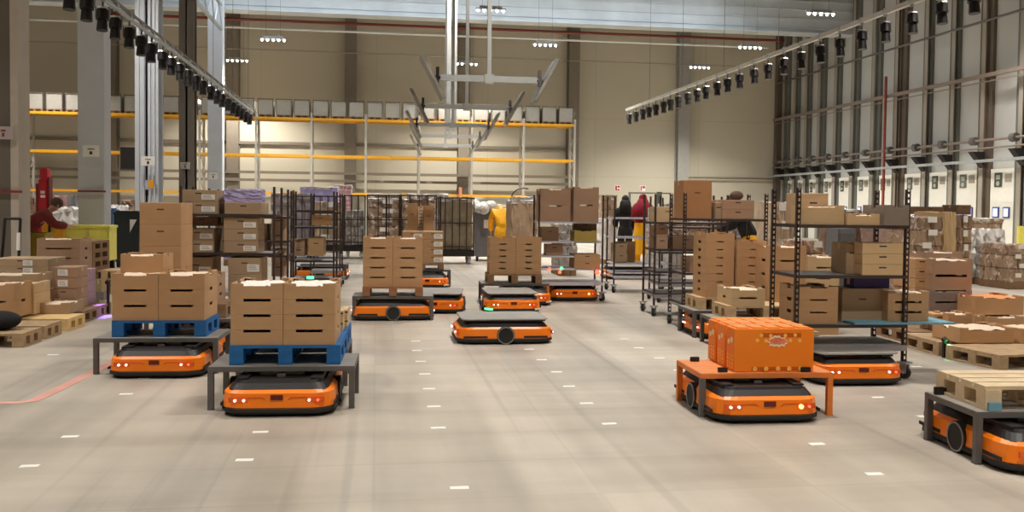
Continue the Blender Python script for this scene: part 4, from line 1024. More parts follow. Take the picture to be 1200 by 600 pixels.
# ================================================================== RIGHT SIDE: pallets and crates on the floor
floor_pallet('green-lit wooden pallet at the right edge', 1150, 1264, 430, wd=.95, dp=.7, yaw=rad(8))
floor_pallet('wooden pallet under the low white-filled tray', 1105, 1165, 417, wd=.62, dp=.7)
floor_pallet('weathered pallet beside the teal board', 1086, 1130, 404, wd=.62, dp=.8, m_=WOODD)
stack(1124, 1193, 384, 402, 9.4, 1, 'white-filled tray on the right pallets', m_=KRAFT2, dp=.5, look='tan low', slot=.4, sh=.03)
stack(1195, 1250, 385, 403, 9.45, 1, 'beside the white-filled tray at right edge', m_=KRAFT2, dp=.5, look='tan low')
fl = mat('orange_fill', srgb(240, 150, 90), .8, var=.2, scale=12)
stack(1142, 1204, 347, 369, 10.6, 1, 'orange-filled, upper at the right edge', m_=KRAFT2, dp=.5, look='orange-brown', slot=.4, sh=.03, fill=fl)
stack(1142, 1155, 369, 385, 10.5, 1, 'below the orange-filled crate, left', m_=KRAFT2, dp=.4, look='orange-brown')
stack(1157, 1204, 371, 385, 10.45, 1, 'white-topped below the orange-filled crate', m_=KRAFT2, dp=.45, look='orange-brown')
pallet('pallet beneath the orange-filled crates', off((.35, 0, 0), TY, G(1142, 10.5)), TY, .8, .6, m_=WOODD)
dY = 10.95
stack(1090, 1142, 303, 340, dY, 2, 'upper part of tall pile right of perforated trolley', m_=KRAFT6, dp=.5, look='brown slatted', slot=.4, sh=.03)
stack(1089, 1142, 340, 366, dY - .05, 2, 'lower part of tall pile with bluish content', m_=mat('bluish_kraft', srgb(142, 124, 116), .8, var=.1), dp=.5, look='grey-brown', slot=.38, sh=.02)
stack(1089, 1142, 366, 386, dY - .05, 1, 'base of tall pile right of perforated trolley', m_=KRAFT6, dp=.5, z=.144, look='brown')
pallet('pallet under the tall brown slatted pile', off((.27, 0, 0), TY, G(1089, dY - .05)), TY, .56, .5, m_=WOODD)
stack(1072, 1089, 303, 338, dY + .1, 3, 'narrow pile between post and slatted pile', kind='carton', m_=KRAFT2, dp=.5, look='brown')
stack(1072, 1089, 338, 388, dY + .1, 2, 'narrow base between post and slatted pile', kind='carton', m_=KRAFT6, dp=.5, look='brown', z=.0)
stack(1094, 1110, 368, 381, 10.3, 1, 'left small box before the slatted pile', kind='carton', m_=KRAFT2, dp=.3, look='small tan')
stack(1111, 1141, 367, 382, 10.2, 1, 'right small open box before the slatted pile', m_=KRAFT2, dp=.3, look='small tan')
stack(1094, 1141, 381, 392, 10.35, 1, 'flat carton under the small tan boxes', kind='carton', m_=KRAFT6, dp=.3, look='flat brown', z=.144)
stack(1080, 1130, 295, 360, 13.0, 4, 'behind the tall slatted pile', m_=KRAFT6, dp=.5, look='dark brown', z=.0)

# ================================================================== BACKGROUND GOODS (wrapped pallets, cages)
wrapped('white-labelled cartons on a pallet, tall, right of perforated post', 1072, 1104, 253, 318, 15.2, BROWNW, 2, bands=6)
wrapped('brown tall wrapped pallet under the dark overhanging box', 1105, 1121, 248, 318, 15.6, KRAFT5, 3, amp=.015)
stack(1122, 1139, 240, 251.5, 16.75, 1, 'overhanging top box right of tall wrapped pallet', kind='carton', m_=KRAFT4, dp=.5, look='dark brown')
wrapped('brown and white pile below the dark brown box', 1123, 1138, 252, 315, 16.7, BROWNW, 4, bands=5, z=0)
stack(1075, 1108, 242, 251, 16.6, 1, 'dark flat on top of the white-labelled cartons', kind='carton', m_=KRAFT4, dp=.5, look='dark flat')
wrapped('pile of white bags and film along the dock doors', 1136, 1158, 268, 312, 19.0, WHITEW, 5, amp=.06)
wrapped('white-topped pile farther right along the doors', 1150, 1178, 268, 318, 20.0, WHITEW, 6, amp=.06)
wrapped('grey film-wrapped pallet before the dock doors, right', 1158, 1181, 284, 327, 18.6, GREYW, 7)
wrapped('grey film-wrapped pallet cut by the right edge', 1183, 1204, 286, 333, 17.8, BROWNW, 8, bands=4)
wrapped('brown pallet goods far along the dock doors', 1138, 1178, 256, 290, 24.5, BROWNW, 9, cap=WHITEW)
wrapped('grey crates on a pallet far along the dock doors', 1145, 1172, 257, 285, 27.0, PLAST, 10, amp=.015)
tag(link('bollard', MB().cyl((0, 0, 0), (0, 0, P(1197, 265, 23).z), .13, n=16).cyl((0, 0, 0), (0, 0, .02), .2, n=16).mesh('b', YEL), None, G(1197, 23)), 'yellow bollard before the rightmost dock door', 'bollard')
# beyond the right trolley, seen through its shelves
wrapped('pale wrapped pallet seen through the right trolley, left', 940, 968, 282, 316, 17.5, BROWNW, 11, bands=3)
wrapped('white wrapped pallet seen between trolley shelves', 905, 930, 236, 318, 19.0, mat('cream_wrap', srgb(206, 184, 158), .5, var=.15, scale=4), 12, bands=4)
wrapped('pinkish wrapped pallet behind the right trolley', 1040, 1066, 262, 318, 16.5, mat('pinkish', srgb(176, 150, 140), .4, var=.18, scale=4), 13)
wrapped('dark goods pile seen above the right trolley shelf', 985, 1010, 246, 318, 17.4, mat('brown_film', srgb(150, 124, 108), .4, var=.25, scale=5), 14, cap=WHITEW)
wrapped('brown pile on pallet behind middle shelf of right trolley', 1012, 1038, 268, 318, 18.6, BROWNW, 15)
t = thing('yellow_post', 'yellow guard post seen through the right trolley', 'guard', (*G(976, 15.5).xy, 0))
link('post', MB().b2(-.05, .05, 0, .1, 0, P(976, 281, 15.5).z).mesh('p', ORY, bevel=.02), t)
link('foot_plate', MB().b2(-.1, .1, -.05, .15, 0, .015).mesh('p', ORY), t)
t = thing('grey_cabinet', 'grey cabinet standing beside the yellow guard post', 'cabinet', (*G(990, 15.0).xy, 0))
zt = P(990, 268, 15).z
link('cabinet_body', MB().b2(-.14, .16, 0, .4, 0, zt).mesh('c', mat('cabgrey', srgb(110, 110, 112), .5, var=.06), bevel=.01), t)
link('cabinet_door', MB().b2(-.12, .14, -.015, 0, .1, zt - .08).mesh('c', DGREY, bevel=.004), t)
wrapped('pale bags pile behind the second right-hand trolley', 806, 836, 258, 275, 15.5, BROWNW, 16, z=None, pal=False)
wrapped('brown and clear-film goods behind the big square carton', 838, 860, 258, 320, 18.2, BROWNW, 17)
wrapped('clear-film goods behind the grey-brown cartons', 862, 878, 258, 320, 18.4, GREYW, 18)
wrapped('grey wrapped goods behind third right-hand trolley', 786, 800, 238, 320, 17.5, GREYW, 19)
wrapped('small grey pile right of the workers', 770, 786, 243, 318, 21, GREYW, 20)
wrapped('pale pallet goods left of the two workers', 706, 722, 228, 300, 27, BROWNW, 21)
wrapped('white film goods between workers and central trolley', 708, 722, 256, 305, 24, WHITEW, 22)
wrapped('grey goods behind the central trolley', 655, 676, 262, 308, 20, GREYW, 23)
# film-wrapped tower next to the yellow-clad person
wrapped('tall film-wrapped tower between yellow jacket and central trolley', 599, 626, 235, 320, 20.5, mat('tower_wrap', srgb(186, 160, 134), .3, var=.2, scale=4), 24, cap=WHITEW, name='wrapped_load')
wrapped('second wrapped tower behind, with dark arched handle', 604, 629, 231, 300, 23, BROWNW, 25, cap=WHITEW)
m = MB(); pr = None
for k in range(9):
    a = PI - PI * .62 * k / 8; q = (.30 * math.cos(a), 0, .22 * math.sin(a))
    if pr: m.cyl(pr, q, .018, n=6)
    pr = q
tag(link('arched_handle', m.mesh('h', DGREY), None, P(614, 231, 22.8)), 'dark arched handle on top of the wrapped tower', 'handle')
# grey cage bin with white bags
t = thing('waste_container', 'dark grey container with white bags heaped on top', 'container', (*G(569, 25).xy, 0))
zt = P(570, 248, 25).z
link('container_body', MB().b2(-.28, .34, 0, .8, .12, zt).mesh('c', mat('cont_grey', srgb(104, 104, 108), .5, var=.08), bevel=.02), t)
link('document_card', MB().b2(-.06, .06, -.01, 0, zt - .45, zt - .22).mesh('d', LABELW), t)
for x in (-.22, .28): link('wheel', MB().cyl((x - .03, .1, .07), (x + .03, .1, .07), .07, n=12).mesh('w', RUBBER), t)
def heap(label, px, py, d, w_, h_, m_, seed, cat='bag heap', name='bag_heap'):
    p = P(px, py, d); rr = random.Random(seed); m = MB()
    for k in range(7): m.sph((rr.uniform(-.4, .4) * w_, rr.uniform(0, .4), h_ * rr.uniform(.2, .5)), h_ * .5, (w_ / h_ * rr.uniform(.35, .5), 1, rr.uniform(.7, 1)), 8)
    me = m.mesh('heap', m_, smooth=True); return tag(link(name, me, None, p), label, cat)
heap('white plastic bags heaped on the dark grey container', 569, 249, 25, .75, .38, WHITEW, 1)

# ---- roll cages with wrapped goods (row at centre left, far)
def roll_cage(label, x0, x1, y0, y1, d, m_cage=BROWNS, bars=4, base_m=BLACKP):
    W = (x1 - x0) * d / FPX; h = P(x0, y0, d).z
    t = thing('roll_cage', label, 'roll cage', off((W / 2, 0, 0), 0, G(x0, d)), 0, 'roll cages in the back row')
    dp = .8
    f = MB()
    for y in (0, dp):
        for k in range(bars + 1):
            x = -W / 2 + W * k / bars; f.b2(x - .013, x + .013, y - .013, y + .013, .2, h)
        for z in (.45, .45 + (h - .5) * .5, h - .02): f.b2(-W / 2, W / 2, y - .015, y + .015, z - .015, z + .015)
    for x in (-W / 2, W / 2):
        for z in (.45, .45 + (h - .5) * .5, h - .02): f.b2(x - .015, x + .015, 0, dp, z - .015, z + .015)
    link('cage_frame', f.mesh('f', m_cage), t)
    link('base', MB().b2(-W / 2 - .02, W / 2 + .02, -.03, dp + .03, .20, .36).mesh('b', base_m, bevel=.01), t)
    for x in (-W / 2 + .1, W / 2 - .1):
        for y in (.05, dp - .05):
            link('caster', MB().cyl((x - .025, y, .08), (x + .025, y, .08), .08, n=12).b2(x - .04, x + .04, y - .03, y + .03, .08, .2).mesh('c', ZINC), t)
    return h, W
def cage_load(label, x0, x1, y0, y1, d, m_, seed, bands=None, amp=.025, cap=None):
    return wrapped(label, x0, x1, y0, y1, d, m_, seed, z=.37, dp=.68, pal=False, bands=bands, amp=amp, cap=cap)
dC = 25.5
for i, (x0, x1, y0) in enumerate([(332, 364, 229), (366, 401, 229), (403, 427, 228), (430, 468, 228), (470, 511, 228), (513, 555, 231)]):
    roll_cage('tall dark roll cage, %s from left in the far row' % ORD[i], x0, x1, y0, 302, dC if i != 5 else 23.5, bars=[3, 4, 3, 3, 4, 5][i])
cage_load('lilac and grey goods inside the first far roll cage', 334, 362, 226, 290, dC + .06, mat('lilac_grey', srgb(166, 156, 164), .4, var=.25, scale=4), 31)
cage_load('cream and brown goods inside the second far roll cage', 368, 399, 236, 290, dC + .06, mat('cream_goods', srgb(196, 176, 152), .4, var=.25, scale=4), 32, bands=4)
cage_load('grey-white sacks inside the third far roll cage', 405, 425, 246, 290, dC + .06, GREYW, 33)
cage_load('brown speckled goods inside the fourth far roll cage', 432, 466, 233, 290, dC + .06, BROWNW, 34, bands=5, cap=WHITEW)
cage_load('brown goods inside the fifth far roll cage', 472, 509, 233, 290, dC + .06, BROWNW, 35)
cage_load('olive-grey goods in the widest far roll cage', 516, 553, 233, 290, 23.56, mat('olive_wrap', srgb(150, 138, 116), .35, var=.15, scale=4), 36, cap=WHITEW)
# pallet with striped goods and lilac film towering behind
wrapped('lilac film pallet towering behind the roll cages, left', 352, 394, 219, 300, 28.5, LILAC, 41, cap=WHITEW)
wrapped('pink-striped pallet towering behind the roll cages', 392, 411, 217, 300, 29.8, STRIPE, 42, cap=WHITEW, amp=.01)
wrapped('white-topped pallet row behind cages, centre left', 432, 470, 227, 300, 30.5, BROWNW, 43, cap=WHITEW)
wrapped('white-topped pallet row behind cages, centre', 478, 525, 227, 300, 30.5, GREYW, 44, cap=WHITEW)
wrapped('pale wrapped pallet beside farthest pale column', 262, 302, 224, 300, 22, LILAC, 45, cap=WHITEW)
wrapped('pale wrapped pallet right of the left trolleys', 318, 340, 226, 300, 24, GREYW, 46, cap=WHITEW)
wrapped('pile of pale goods behind the black bin', 122, 142, 240, 290, 27, WHITEW, 47, amp=.08)
wrapped('brown goods right behind the black bin', 142, 166, 234, 290, 28.5, BROWNW, 48, amp=.05)
wrapped('white film pile beside the red mast', 62, 84, 242, 292, 25, WHITEW, 49, amp=.08)
wrapped('pinkish round-printed pack behind the red mast', 64, 80, 229, 292, 28, mat('pinkish2', srgb(190, 150, 146), .5, var=.15, scale=3), 50)
wrapped('grey slatted goods left of the widest column', 80, 93, 229, 292, 27.5, mat('grey_slats', srgb(136, 136, 140), .5, var=.3, scale=7), 51)
wrapped('brown and white goods behind the crouching person', 20, 46, 229, 290, 25, BROWNW, 52, cap=WHITEW, amp=.06)
wrapped('tan pallet goods behind the dark edge column', -6, 12, 224, 290, 22, KRAFT3, 53)
for i, (x0, x1, y0) in enumerate([(560, 576, 238), (576, 600, 240), (528, 560, 233)]):
    wrapped('pale far pallet goods behind container, %s from left' % ['first', 'second', 'third'][[1, 2, 0][i]], x0, x1, y0, 300, 33, mat('far_pale', srgb(214, 200, 180), .5, var=.15, scale=3), 60 + i, cap=WHITEW)
# low orange guard beam along the far rack
a = P(540, 229, 45)
tag(link('guard_beam', MB().b2(-28, 7.5, WY - 4.2, WY - 4.05, a.z - .05, a.z + .06).mesh('g', ORY)), 'yellow beam at head height, lowest of the far rack', 'beam')
# pole rack with clothes rail near workers
t = thing('garment_frame', 'grey frame with crossbar behind the worker in red', 'frame', (*G(757, 25.2).xy, 0))
zt = P(750, 224, 23.5).z
link('frame_post', MB().b2(.30, .42, 0, .1, 0, zt + .02).mesh('p', mat('frame_g', srgb(110, 120, 108), .5, var=.05)), t)
link('crossbar', MB().b2(-.5, .7, .03, .07, zt - .04, zt).mesh('p', ZINC), t)
link('frame_foot', MB().b2(.2, .52, -.2, .3, 0, .04).b2(-.5, -.46, 0, .1, 0, zt).mesh('p', ZINC), t)

# ================================================================== FAR RACK
rackY = WY - 4.0
zU, zL = P(673, 147, 46.9).z, P(673, 188.5, 46.9).z
RY = mat('rack_yellow', srgb(226, 164, 40), .5, var=.05)
RG = mat('rack_grey', srgb(176, 170, 158), .5, var=.05)
def xat(px, Y):  # x of picture column at room depth Y
    return Y * math.tan(math.atan((px - 600) / FPX) + rad(YAW))
rt = thing('pallet_rack', 'long two-level pallet rack with yellow beams along back wall', 'rack', (0, rackY, 0))
xr = xat(673, rackY)
xs = [xr - .05 - 2.62 * k for k in range(12)]
for x in xs:
    u = MB().b2(x - .05, x + .05, -.05, .05, 0, zU + .3).b2(x - .05, x + .05, 1.05, 1.15, 0, zU + .3)
    k = 0; z = .3
    while z < zU: u.bar((x, 0, z), (x, 1.1, z + .6), .03, .03); u.bar((x, 1.1, z + .6), (x, 0, z + 1.2), .03, .03); z += 1.2
    link('upright', u.mesh('u', RG), rt)
for z, nm in ((zU, 'u'), (zL, 'l')):
    for y in (-.06, 1.1):
        b = MB()
        for a_, b_ in zip(xs[1:], xs[:-1]): b.b2(a_ + .05, b_ - .05, y, y + .06, z - .07, z + .06)
        link('yellow_beam', b.mesh('b', RY), rt)
link('deck_panel', MB().b2(xs[-1], xs[0], 0, 1.1, zU + .02, zU + .05).mesh('d', WOODD), rt)
GB = mat('stillage_grey', srgb(168, 164, 154), .55, var=.06)
sb_b = MB().b2(-.36, .36, 0, .9, .12, .80).mesh('b', GB, bevel=.01)
sf = MB()
for x in (-.37, .34): sf.b2(x, x + .03, -.02, .01, .1, .9)
sf.b2(-.37, .37, -.02, .01, .84, .88)
sf = sf.mesh('f', mat('stil_frame', srgb(96, 90, 80), .6, var=.05))
sp = MB()
for x in (-.36, -.06, .26): sp.b2(x, x + .1, 0, .9, 0, .08)
sp.b2(-.37, .37, 0, .9, .08, .12); sp = sp.mesh('p', WOODD)
n = 0
for a_, b_ in zip(xs[1:], xs[:-1]):
    for q in (2, 1, 0):
        x = a_ + .44 + q * .86
        o = thing('stillage_box', 'grey box on the top rack level, %s from its right end' % ORD[n], 'box', (x, rackY + .02, zU + .055), 0, 'grey boxes on the top rack level')
        link('box_body', sb_b, o); link('box_frame', sf, o); link('box_pallet', sp, o); n += 1
        if n >= 33: break
    if n >= 33: break
# orange upright corner protector
tag(link('post_protector', MB().b2(-.07, .07, -.07, .07, 0, P(538, 219, 45).z).mesh('p', mat('prot', srgb(224, 140, 100), .6, var=.05), bevel=.02), None, (xat(539, WY - 4.4), WY - 4.4, 0)), 'salmon-coloured post guard behind the far roll cages', 'guard')

# ================================================================== SPOTLIGHT RAILS
def spot_meshes():
    y = MB(); y.b2(-.012, .012, -.012, .012, -.10, 0)
    for s_ in (-1, 1): y.b2(s_ * .085 - .006, s_ * .085 + .006, -.02, .02, -.24, -.10)
    y.b2(-.09, .09, -.02, .02, -.11, -.10)
    b = MB(); b.cyl((0, .0, -.14), (0, -.02, -.27), .075, .085, n=14).cyl((0, -.02, -.27), (0, -.035, -.42), .062, .072, n=14)
    b.b2(-.05, .05, -.04, .05, -.16, -.12)
    c = MB().cyl((0, 0, -.03), (0, 0, .10), .03, n=8).b2(-.04, .04, -.04, .04, .03, .07)
    r = MB().cyl((-.07, -.0, -.125), (.07, 0, -.125), .035, n=10)
    for q in (y, b, c, r): bmesh.ops.scale(q.bm, vec=(1.4, 1.4, 1.4), verts=list(q.bm.verts))
    return y.mesh('y', DGREY), b.mesh('b', BLACKP), c.mesh('c', ZINC), r.mesh('r', mat('spot_shine', srgb(190, 185, 180), .3, metal=.6, var=.05))
SY, SB, SC_, SR = spot_meshes()
def spot(label, p, rz, group):
    t = thing('hanging_spotlight', label, 'spotlight', p, rz, group)
    link('yoke', SY, t); link('lamp_body', SB, t); link('clamp', SC_, t); link('tail_cap', SR, t)
ends = [(60, 2), (83, 12), (103, 20), (121, 31), (136, 40), (152, 45), (166, 52), (178, 59), (191, 66), (201, 72), (211, 78), (221, 84), (230, 89), (238, 93), (247, 97), (254, 101), (260, 105), (267, 109), (273, 112), (278, 115), (283, 118), (288, 121), (292, 124)]
RX, RZ = -5.05, 5.28
r = thing('lighting_rail', 'long grey rail of spotlights descending from the upper left', 'rail', (RX, 0, RZ))
link('rail_tube', MB().cyl((0, 8, 0), (0, 39.4, 0), .045, n=10).mesh('t', ZINC), r)
link('rail_channel', MB().b2(-.03, .03, 8, 39.4, .10, .14).mesh('t', mat('chan', srgb(120, 112, 102), .5, var=.05)), r)
for y in range(10, 40, 4): link('hanger_wire', MB().cyl((0, y, .1), (0, y, CZ - RZ), .008, n=5).mesh('w', DGREY), r)
for i, (px, py) in enumerate(ends):
    a = math.tan(math.atan((px - 600) / FPX) + rad(YAW)); Y = RX / a
    spot('black spotlight on the left rail, %s from its near end' % ORD[i], (RX, Y, RZ - .02), 0.0, 'spotlights on the left rail')
RX2, RZ2 = 10.85, 5.78
r = thing('lighting_rail', 'long pale rail of spotlights rising to the upper right', 'rail', (RX2, 0, RZ2))
link('rail_tube', MB().b2(-.045, .045, 10, 39.4, -.05, .05).mesh('t', mat('pale_rail', srgb(196, 192, 182), .45, var=.05)), r)
for y in range(12, 40, 4): link('hanger_wire', MB().cyl((0, y, .05), (0, y, CZ - RZ2), .008, n=5).mesh('w', DGREY), r)
pxs = [1133, 1096, 1062, 1031, 1004, 979, 956, 934, 914, 896, 880, 863, 849, 837, 824, 814, 803, 792, 783, 775, 766, 758, 751, 743, 735]
for i, px in enumerate(pxs):
    a = math.tan(math.atan((px - 600) / FPX) + rad(YAW)); Y = RX2 / a
    spot('black spotlight on the right rail, %s from its near end' % ORD[i], (RX2, Y, RZ2 - .06), 0.0, 'spotlights on the right rail')

# ================================================================== HANGING T-FRAMES WITH TILTED SCREENS
WHITEF = mat('frame_white', srgb(176, 178, 176), .45, var=.04)
SCRB = mat('screen_back', srgb(150, 146, 136), .5, metal=.1, var=.3, scale=4)
SCRF = mat('screen_face', srgb(60, 58, 56), .3, var=.05)
rows = [(573, 93.5, 60, 'nearest'), (547, 126, 51, 'second'), (530.5, 147, 42, 'third'), (526.5, 160, 36, 'fourth'), (522, 170.5, 32, 'farthest')]
for px, py, hw, nm in rows:
    zb = 4.0; d = (zb - CAMH) * FPX / (hor(px) - py); p = P(px, py, d); H = hw * d / FPX
    t = thing('screen_hanger', '%s white T-frame hanging from the roof with tilted screens' % nm, 'frame', (p.x, p.y, zb), 0, 'hanging T-frames')
    link('crossbar', MB().b2(-H + .05, H - .05, -.03, .03, -.06, .06).mesh('c', WHITEF), t)
    link('drop_post', MB().b2(-.04, .04, -.04, .04, .06, CZ - zb).b2(-.09, .09, -.05, .05, -.09, .09).mesh('p', WHITEF), t)
    for s_ in (-1, 1):
        link('swivel', MB().cyl((s_ * (H - .06), 0, .0), (s_ * (H + .06), 0, 0), .04).b2(s_ * H - .03, s_ * H + .03, -.05, .05, -.12, .20).mesh('s', BLACKP if s_ < 0 else DGREY), t)
        rot = Matrix.Rotation(s_ * rad(28), 3, 'Y')
        m = MB().box((s_ * (H + .10), 0, -.02), (.07, .55, .95), rot); sc = link('screen', m.mesh('s', SCRB, bevel=.008), t)
        off_ = rot @ Vector((s_ * .038, 0, 0))
        m = MB().box(Vector((s_ * (H + .10), 0, -.02)) - off_, (.006, .5, .86), rot); link('screen_panel', m.mesh('s', SCRF), sc)
# extra thick drop posts by the second frame
for px, x2, z_ in ((525, 5, 3.2), (532, 6, 3.0)):
    p = P(px, 170, 30); tag(link('drop_pole', MB().b2(-.065, .065, -.05, .05, 0, CZ - 3.9).mesh('d', WHITEF), None, (p.x, p.y, 3.9)), 'thick white pole dropping from roof, %s of two' % ('left' if px == 525 else 'right'), 'pole')

# lattice beam running into the farthest pale column
xb, zb = -6.3, 8.6
t = thing('roof_lattice_beam', 'steel lattice beam running back to the farthest pale column', 'beam', (xb, 0, zb))
m = MB().b2(-.06, .06, 18, 39.3, -.06, .06).b2(-.06, .06, 18, 39.3, .95, 1.07)
link('chords', m.mesh('c', ZINC), t)
m = MB(); y = 18
while y < 39: m.bar((0, y, 0), (0, y + .9, 1), .04, .04); m.bar((0, y + .9, 1), (0, y + 1.8, 0), .04, .04); y += 1.8
link('lattice', m.mesh('l', ZINC), t)
m = MB()
for y in (20.3, 25.4, 28.2): m.bar((-.6, y, -.6), (.1, y, .1), .1, .1)
link('knee_braces', m.mesh('k', DGREY), t)

# ================================================================== FLOOR MARKS
MK = mat('marker_white', srgb(236, 234, 226), .5, var=.03)
mk_me = MB().b2(-.05, .05, -.026, .026, 0, .0025).mesh('marker', MK)
X0, Y0 = .44, 4.84
n = 0
for r_ in range(9):
    for c_ in range(-4, 6):
        x = X0 + 1.18 * c_; y = Y0 + .667 * r_
        r3 = CR.transposed() @ Vector((x, y, -CAMH))
        if r3.z >= 0: continue
        px = 600 - FPX * r3.x / r3.z; py = CY + FPX * r3.y / r3.z
        if not (4 < px < 1196 and py < 600): continue
        rr = random.Random(r_ * 31 + c_)
        if rr.random() < .25: continue
        cn = c_ + 4
        colname = ['leftmost', 'second', 'third', 'fourth', 'fifth', 'sixth', 'seventh', 'eighth', 'ninth', 'tenth'][cn]
        tag(link('floor_marker', mk_me, None, (x + rr.uniform(-.02, .02), y, 0), rr.uniform(-.05, .05)),
            'small white floor marker, row %s from camera, %s column from the left' % (['one', 'two', 'three', 'four', 'five', 'six', 'seven', 'eight', 'nine'][r_], colname), 'floor marker', 'white floor markers')
# worn red floor line
RL_ = mat('worn_red_tape', srgb(206, 150, 136), .6, var=.12, scale=4)
pts = [(-30, 474), (20, 473.5), (38, 471.5), (66, 459), (92, 445.5), (112, 436), (132, 425), (150, 415)]
g_ = [P(a, b, Dy(a, b)) for a, b in pts]
bm = bmesh.new(); lo = []; hi = []
for i, p in enumerate(g_):
    q = (g_[min(i + 1, len(g_) - 1)] - g_[max(i - 1, 0)]); nn = Vector((-q.y, q.x, 0)).normalized() * .045
    lo.append(bm.verts.new((p.x - nn.x, p.y - nn.y, .0012))); hi.append(bm.verts.new((p.x + nn.x, p.y + nn.y, .0012)))
for i in range(len(lo) - 1): bm.faces.new((lo[i], lo[i + 1], hi[i + 1], hi[i]))
ex = bmesh.ops.extrude_face_region(bm, geom=list(bm.faces))
for v in [e for e in ex['geom'] if isinstance(e, bmesh.types.BMVert)]: v.co.z += .001
me = bpy.data.meshes.new('line'); bm.to_mesh(me); bm.free(); me.materials.append(RL_)
tag(link('floor_line', me), 'worn red line curving on the floor at lower left', 'floor line')

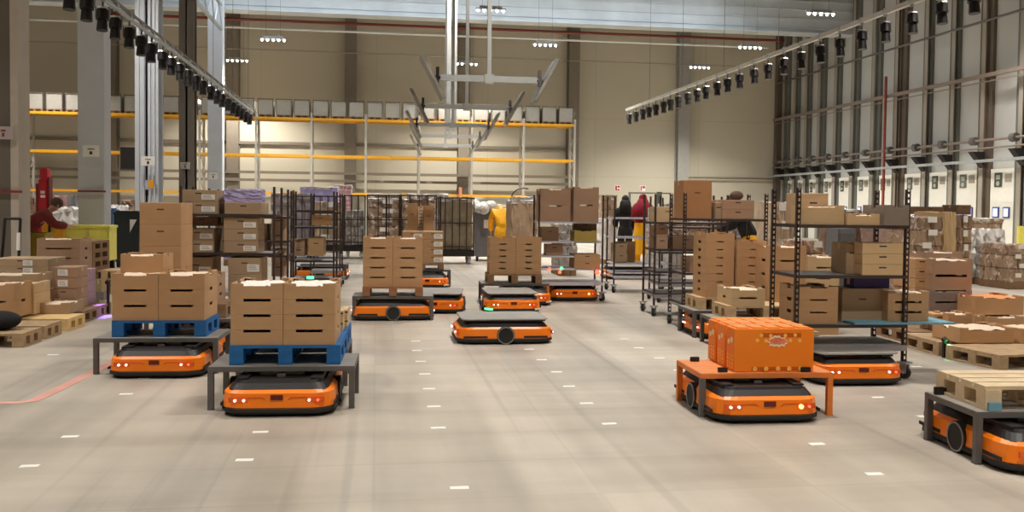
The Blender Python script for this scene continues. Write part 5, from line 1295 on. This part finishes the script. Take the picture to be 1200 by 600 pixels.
# ================================================================== PEOPLE
def person(label, loc, rz, lean, top_m, leg_m, hair_m, hood=0, h=1.72, arms='down', crouch=0.0, bow=0.0):
    """one continuous skinned body; jacket, trousers, shoes and hair are children. +y is the way the person faces"""
    skin = mat('skin', srgb(196, 150, 124), .5, var=.04)
    t = thing('person', label, 'person', loc, rz)
    k = h / 1.72
    hipz = (.93 - crouch) * k
    def spine(s_, f): # s_ = height above hip
        return Vector((0, math.sin(lean) * s_ * k, hipz + math.cos(lean) * s_ * k))
    J = {}; V = []; R = []; E = []
    def v(n, p, r, par=None):
        J[n] = len(V); V.append(Vector(p)); R.append(r * k)
        if par: E.append((J[par], J[n]))
    v('hip', (0, 0, hipz), .125)
    v('waist', spine(.18, 0), .115, 'hip'); v('chest', spine(.38, 0), .14, 'waist'); v('neckb', spine(.54, 0), .07, 'chest')
    v('neck', spine(.60, 0) + Vector((0, .05, -.03)) * bow, .052, 'neckb'); v('head1', spine(.67, 0) + Vector((0, .015, 0)) + Vector((0, .12, -.10)) * bow, .085, 'neck'); v('head2', spine(.76, 0) + Vector((0, .01, 0)) + Vector((0, .18, -.22)) * bow, .088, 'head1')
    for s_ in (-1, 1):
        n = 'l' if s_ < 0 else 'r'
        v(n + 'sh', spine(.48, 0) + Vector((s_ * .19, 0, 0)), .062, 'chest')
        if arms == 'down': e = Vector((s_ * .25, .02 + .2 * lean, -.27)); w_ = Vector((s_ * .24, .12 + .25 * lean, -.50))
        else: e = Vector((s_ * .23, .16, -.20)); w_ = Vector((s_ * .13, .38, -.22))
        sh = spine(.48, 0)
        v(n + 'el', sh + e * k, .042, n + 'sh'); v(n + 'wr', sh + w_ * k, .028, n + 'el')
        dr = (w_ - e).normalized()
        v(n + 'pm', sh + w_ * k + dr * .05 * k, .026, n + 'wr')
        for j in range(4):
            fx = (j - 1.5) * .018
            v(n + 'f%d' % j, sh + w_ * k + dr * .10 * k + Vector((0, fx, 0)), .010, n + 'pm')
            v(n + 'g%d' % j, sh + w_ * k + dr * (.145 + .008 * (j in (1, 2))) * k + Vector((-s_ * .015, fx * 1.1, 0)), .008, n + 'f%d' % j)
        v(n + 't', sh + w_ * k + dr * .075 * k + Vector((-s_ * .03, .03, 0)), .011, n + 'pm')
        v(n + 'th', Vector((s_ * .095, 0, hipz - .08)), .088, 'hip')
        v(n + 'kn', Vector((s_ * .11, .02 + crouch * .9, .48 * k - crouch * .1)), .058, n + 'th')
        v(n + 'an', Vector((s_ * .115, -.02, .09)), .042, n + 'kn'); v(n + 'to', Vector((s_ * .13, .13, .035)), .034, n + 'an')
    def skinned(names, extra, m_, nm):
        idx = [J[n] for n in names]; mp = {a: b for b, a in enumerate(idx)}
        me = bpy.data.meshes.new(nm); me.from_pydata([V[i] for i in idx], [(mp[a], mp[b]) for a, b in E if a in mp and b in mp], [])
        o = link(nm, me, t); o.modifiers.new('skin', 'SKIN'); ss = o.modifiers.new('sub', 'SUBSURF'); ss.levels = ss.render_levels = 2
        for i, sv in enumerate(me.skin_vertices[0].data):
            q = R[idx[i]] + extra; sv.radius = (q, q); sv.use_root = (i == 0)
        me.materials.append(m_)
        return o
    skinned(list(J), 0, skin, 'body')
    arm = [x + y for x in 'lr' for y in ('sh', 'el', 'wr')]
    skinned(['hip', 'waist', 'chest', 'neckb'] + arm, .045, top_m, 'jacket')
    skinned(['hip', 'waist'] + [x + y for x in 'lr' for y in ('th', 'kn', 'an')], .036, leg_m, 'trousers')
    hd = V[J['head2']]
    m = MB(); m.sph((0, -.015, .03), .108 * k, (.92, 1.05, 1.0), 12)
    if hood: m.sph((0, -.03, -.10), .13 * k, (1.15, .95, 1.1), 12); m.sph((0, -.03, -.26), .22 * k * hood, (1.25, .8, 1.0), 12); m.cyl((0, -.03, -.44 * hood), (0, -.02, .05), .30 * k * hood, .09 * k, n=16)
    link('hood' if hood else 'hair', m.mesh('hair', hair_m, smooth=True), t, hd)
    f = MB(); f.sph((0, .095, -.02), .014, (1, 1, 1.5), 6)
    for s_ in (-1, 1): f.sph((s_ * .09, 0, -.02), .022, (.5, .8, 1.3), 6)
    f.b2(-.02, .02, .08, .092, -.062, -.056)
    link('face_features', f.mesh('f', skin, smooth=True), t, hd)
    for x in 'lr':
        a = V[J[x + 'to']]; link('shoe', MB().sph((a.x, a.y - .05, .045), .06, (.85, 1.9, .75), 10).mesh('s', BLACKP, smooth=True), t)
BLKC = mat('black_jacket', srgb(26, 26, 32), .8, var=.1); REDC = mat('red_hoodie', srgb(150, 20, 44), .8, var=.15)
YELC = mat('yellow_workwear', srgb(250, 178, 10), .7, var=.08); BRNC = mat('dark_red_jacket', srgb(122, 38, 34), .8, var=.15)
HAIRK = mat('hair_black', srgb(26, 22, 22), .7, var=.1); HAIRB = mat('hair_brown', srgb(90, 66, 54), .8, var=.15)
dP = 24.0
person('person in black hooded jacket with back turned, left of the pair', (*G(732, dP).xy, 0), rad(-4), .05, BLKC, BLKC, HAIRK, h=1.72, hood=.72)
person('person in red hood and bright yellow trousers, right of pair', (*G(752, dP - 1.2).xy, 0), rad(-20), .08, REDC, YELC, REDC, hood=1.0, h=1.74, arms='fwd')
tag(link('yellow_coat', MB().prism(rounded(.46, .34, .14), .35, 1.13, .04).mesh('c', YELC, bevel=.02), None, G(752, dP - 1.2)), 'bright yellow coat skirt worn by the red-hooded person', 'coat')
person('person in yellow jacket bending forward beside the grey container', (*G(588, 23).xy, 0), rad(0), .40, YELC, YELC, YELC, h=1.70, bow=1.0)
person('person in dark jacket behind the grey-brown cartons', (*G(880, 16.6).xy, 0), rad(60), .5, BLKC, YELC, HAIRB, h=1.74, arms='fwd')
person('person in red-brown jacket leaning over at the left', (*G(28, 17.4).xy, 0), rad(-70), .85, BRNC, BRNC, HAIRB, h=1.72, arms='fwd')
tag(link('dark_bundle', MB().sph((0, 0, .055), .068, (1.3, 1, .9), 12).mesh('h', HAIRB, smooth=True), None, P(863, 234.5, 11.7)), 'round dark furry bundle on top of the grey-brown cartons', 'bundle')

for o in COL.objects:
    if o.name.startswith('exit_sign'): o.location.y = WY - .001

for o in COL.objects:
    if o.name == 'sticker_card': o.location.z = 0.0
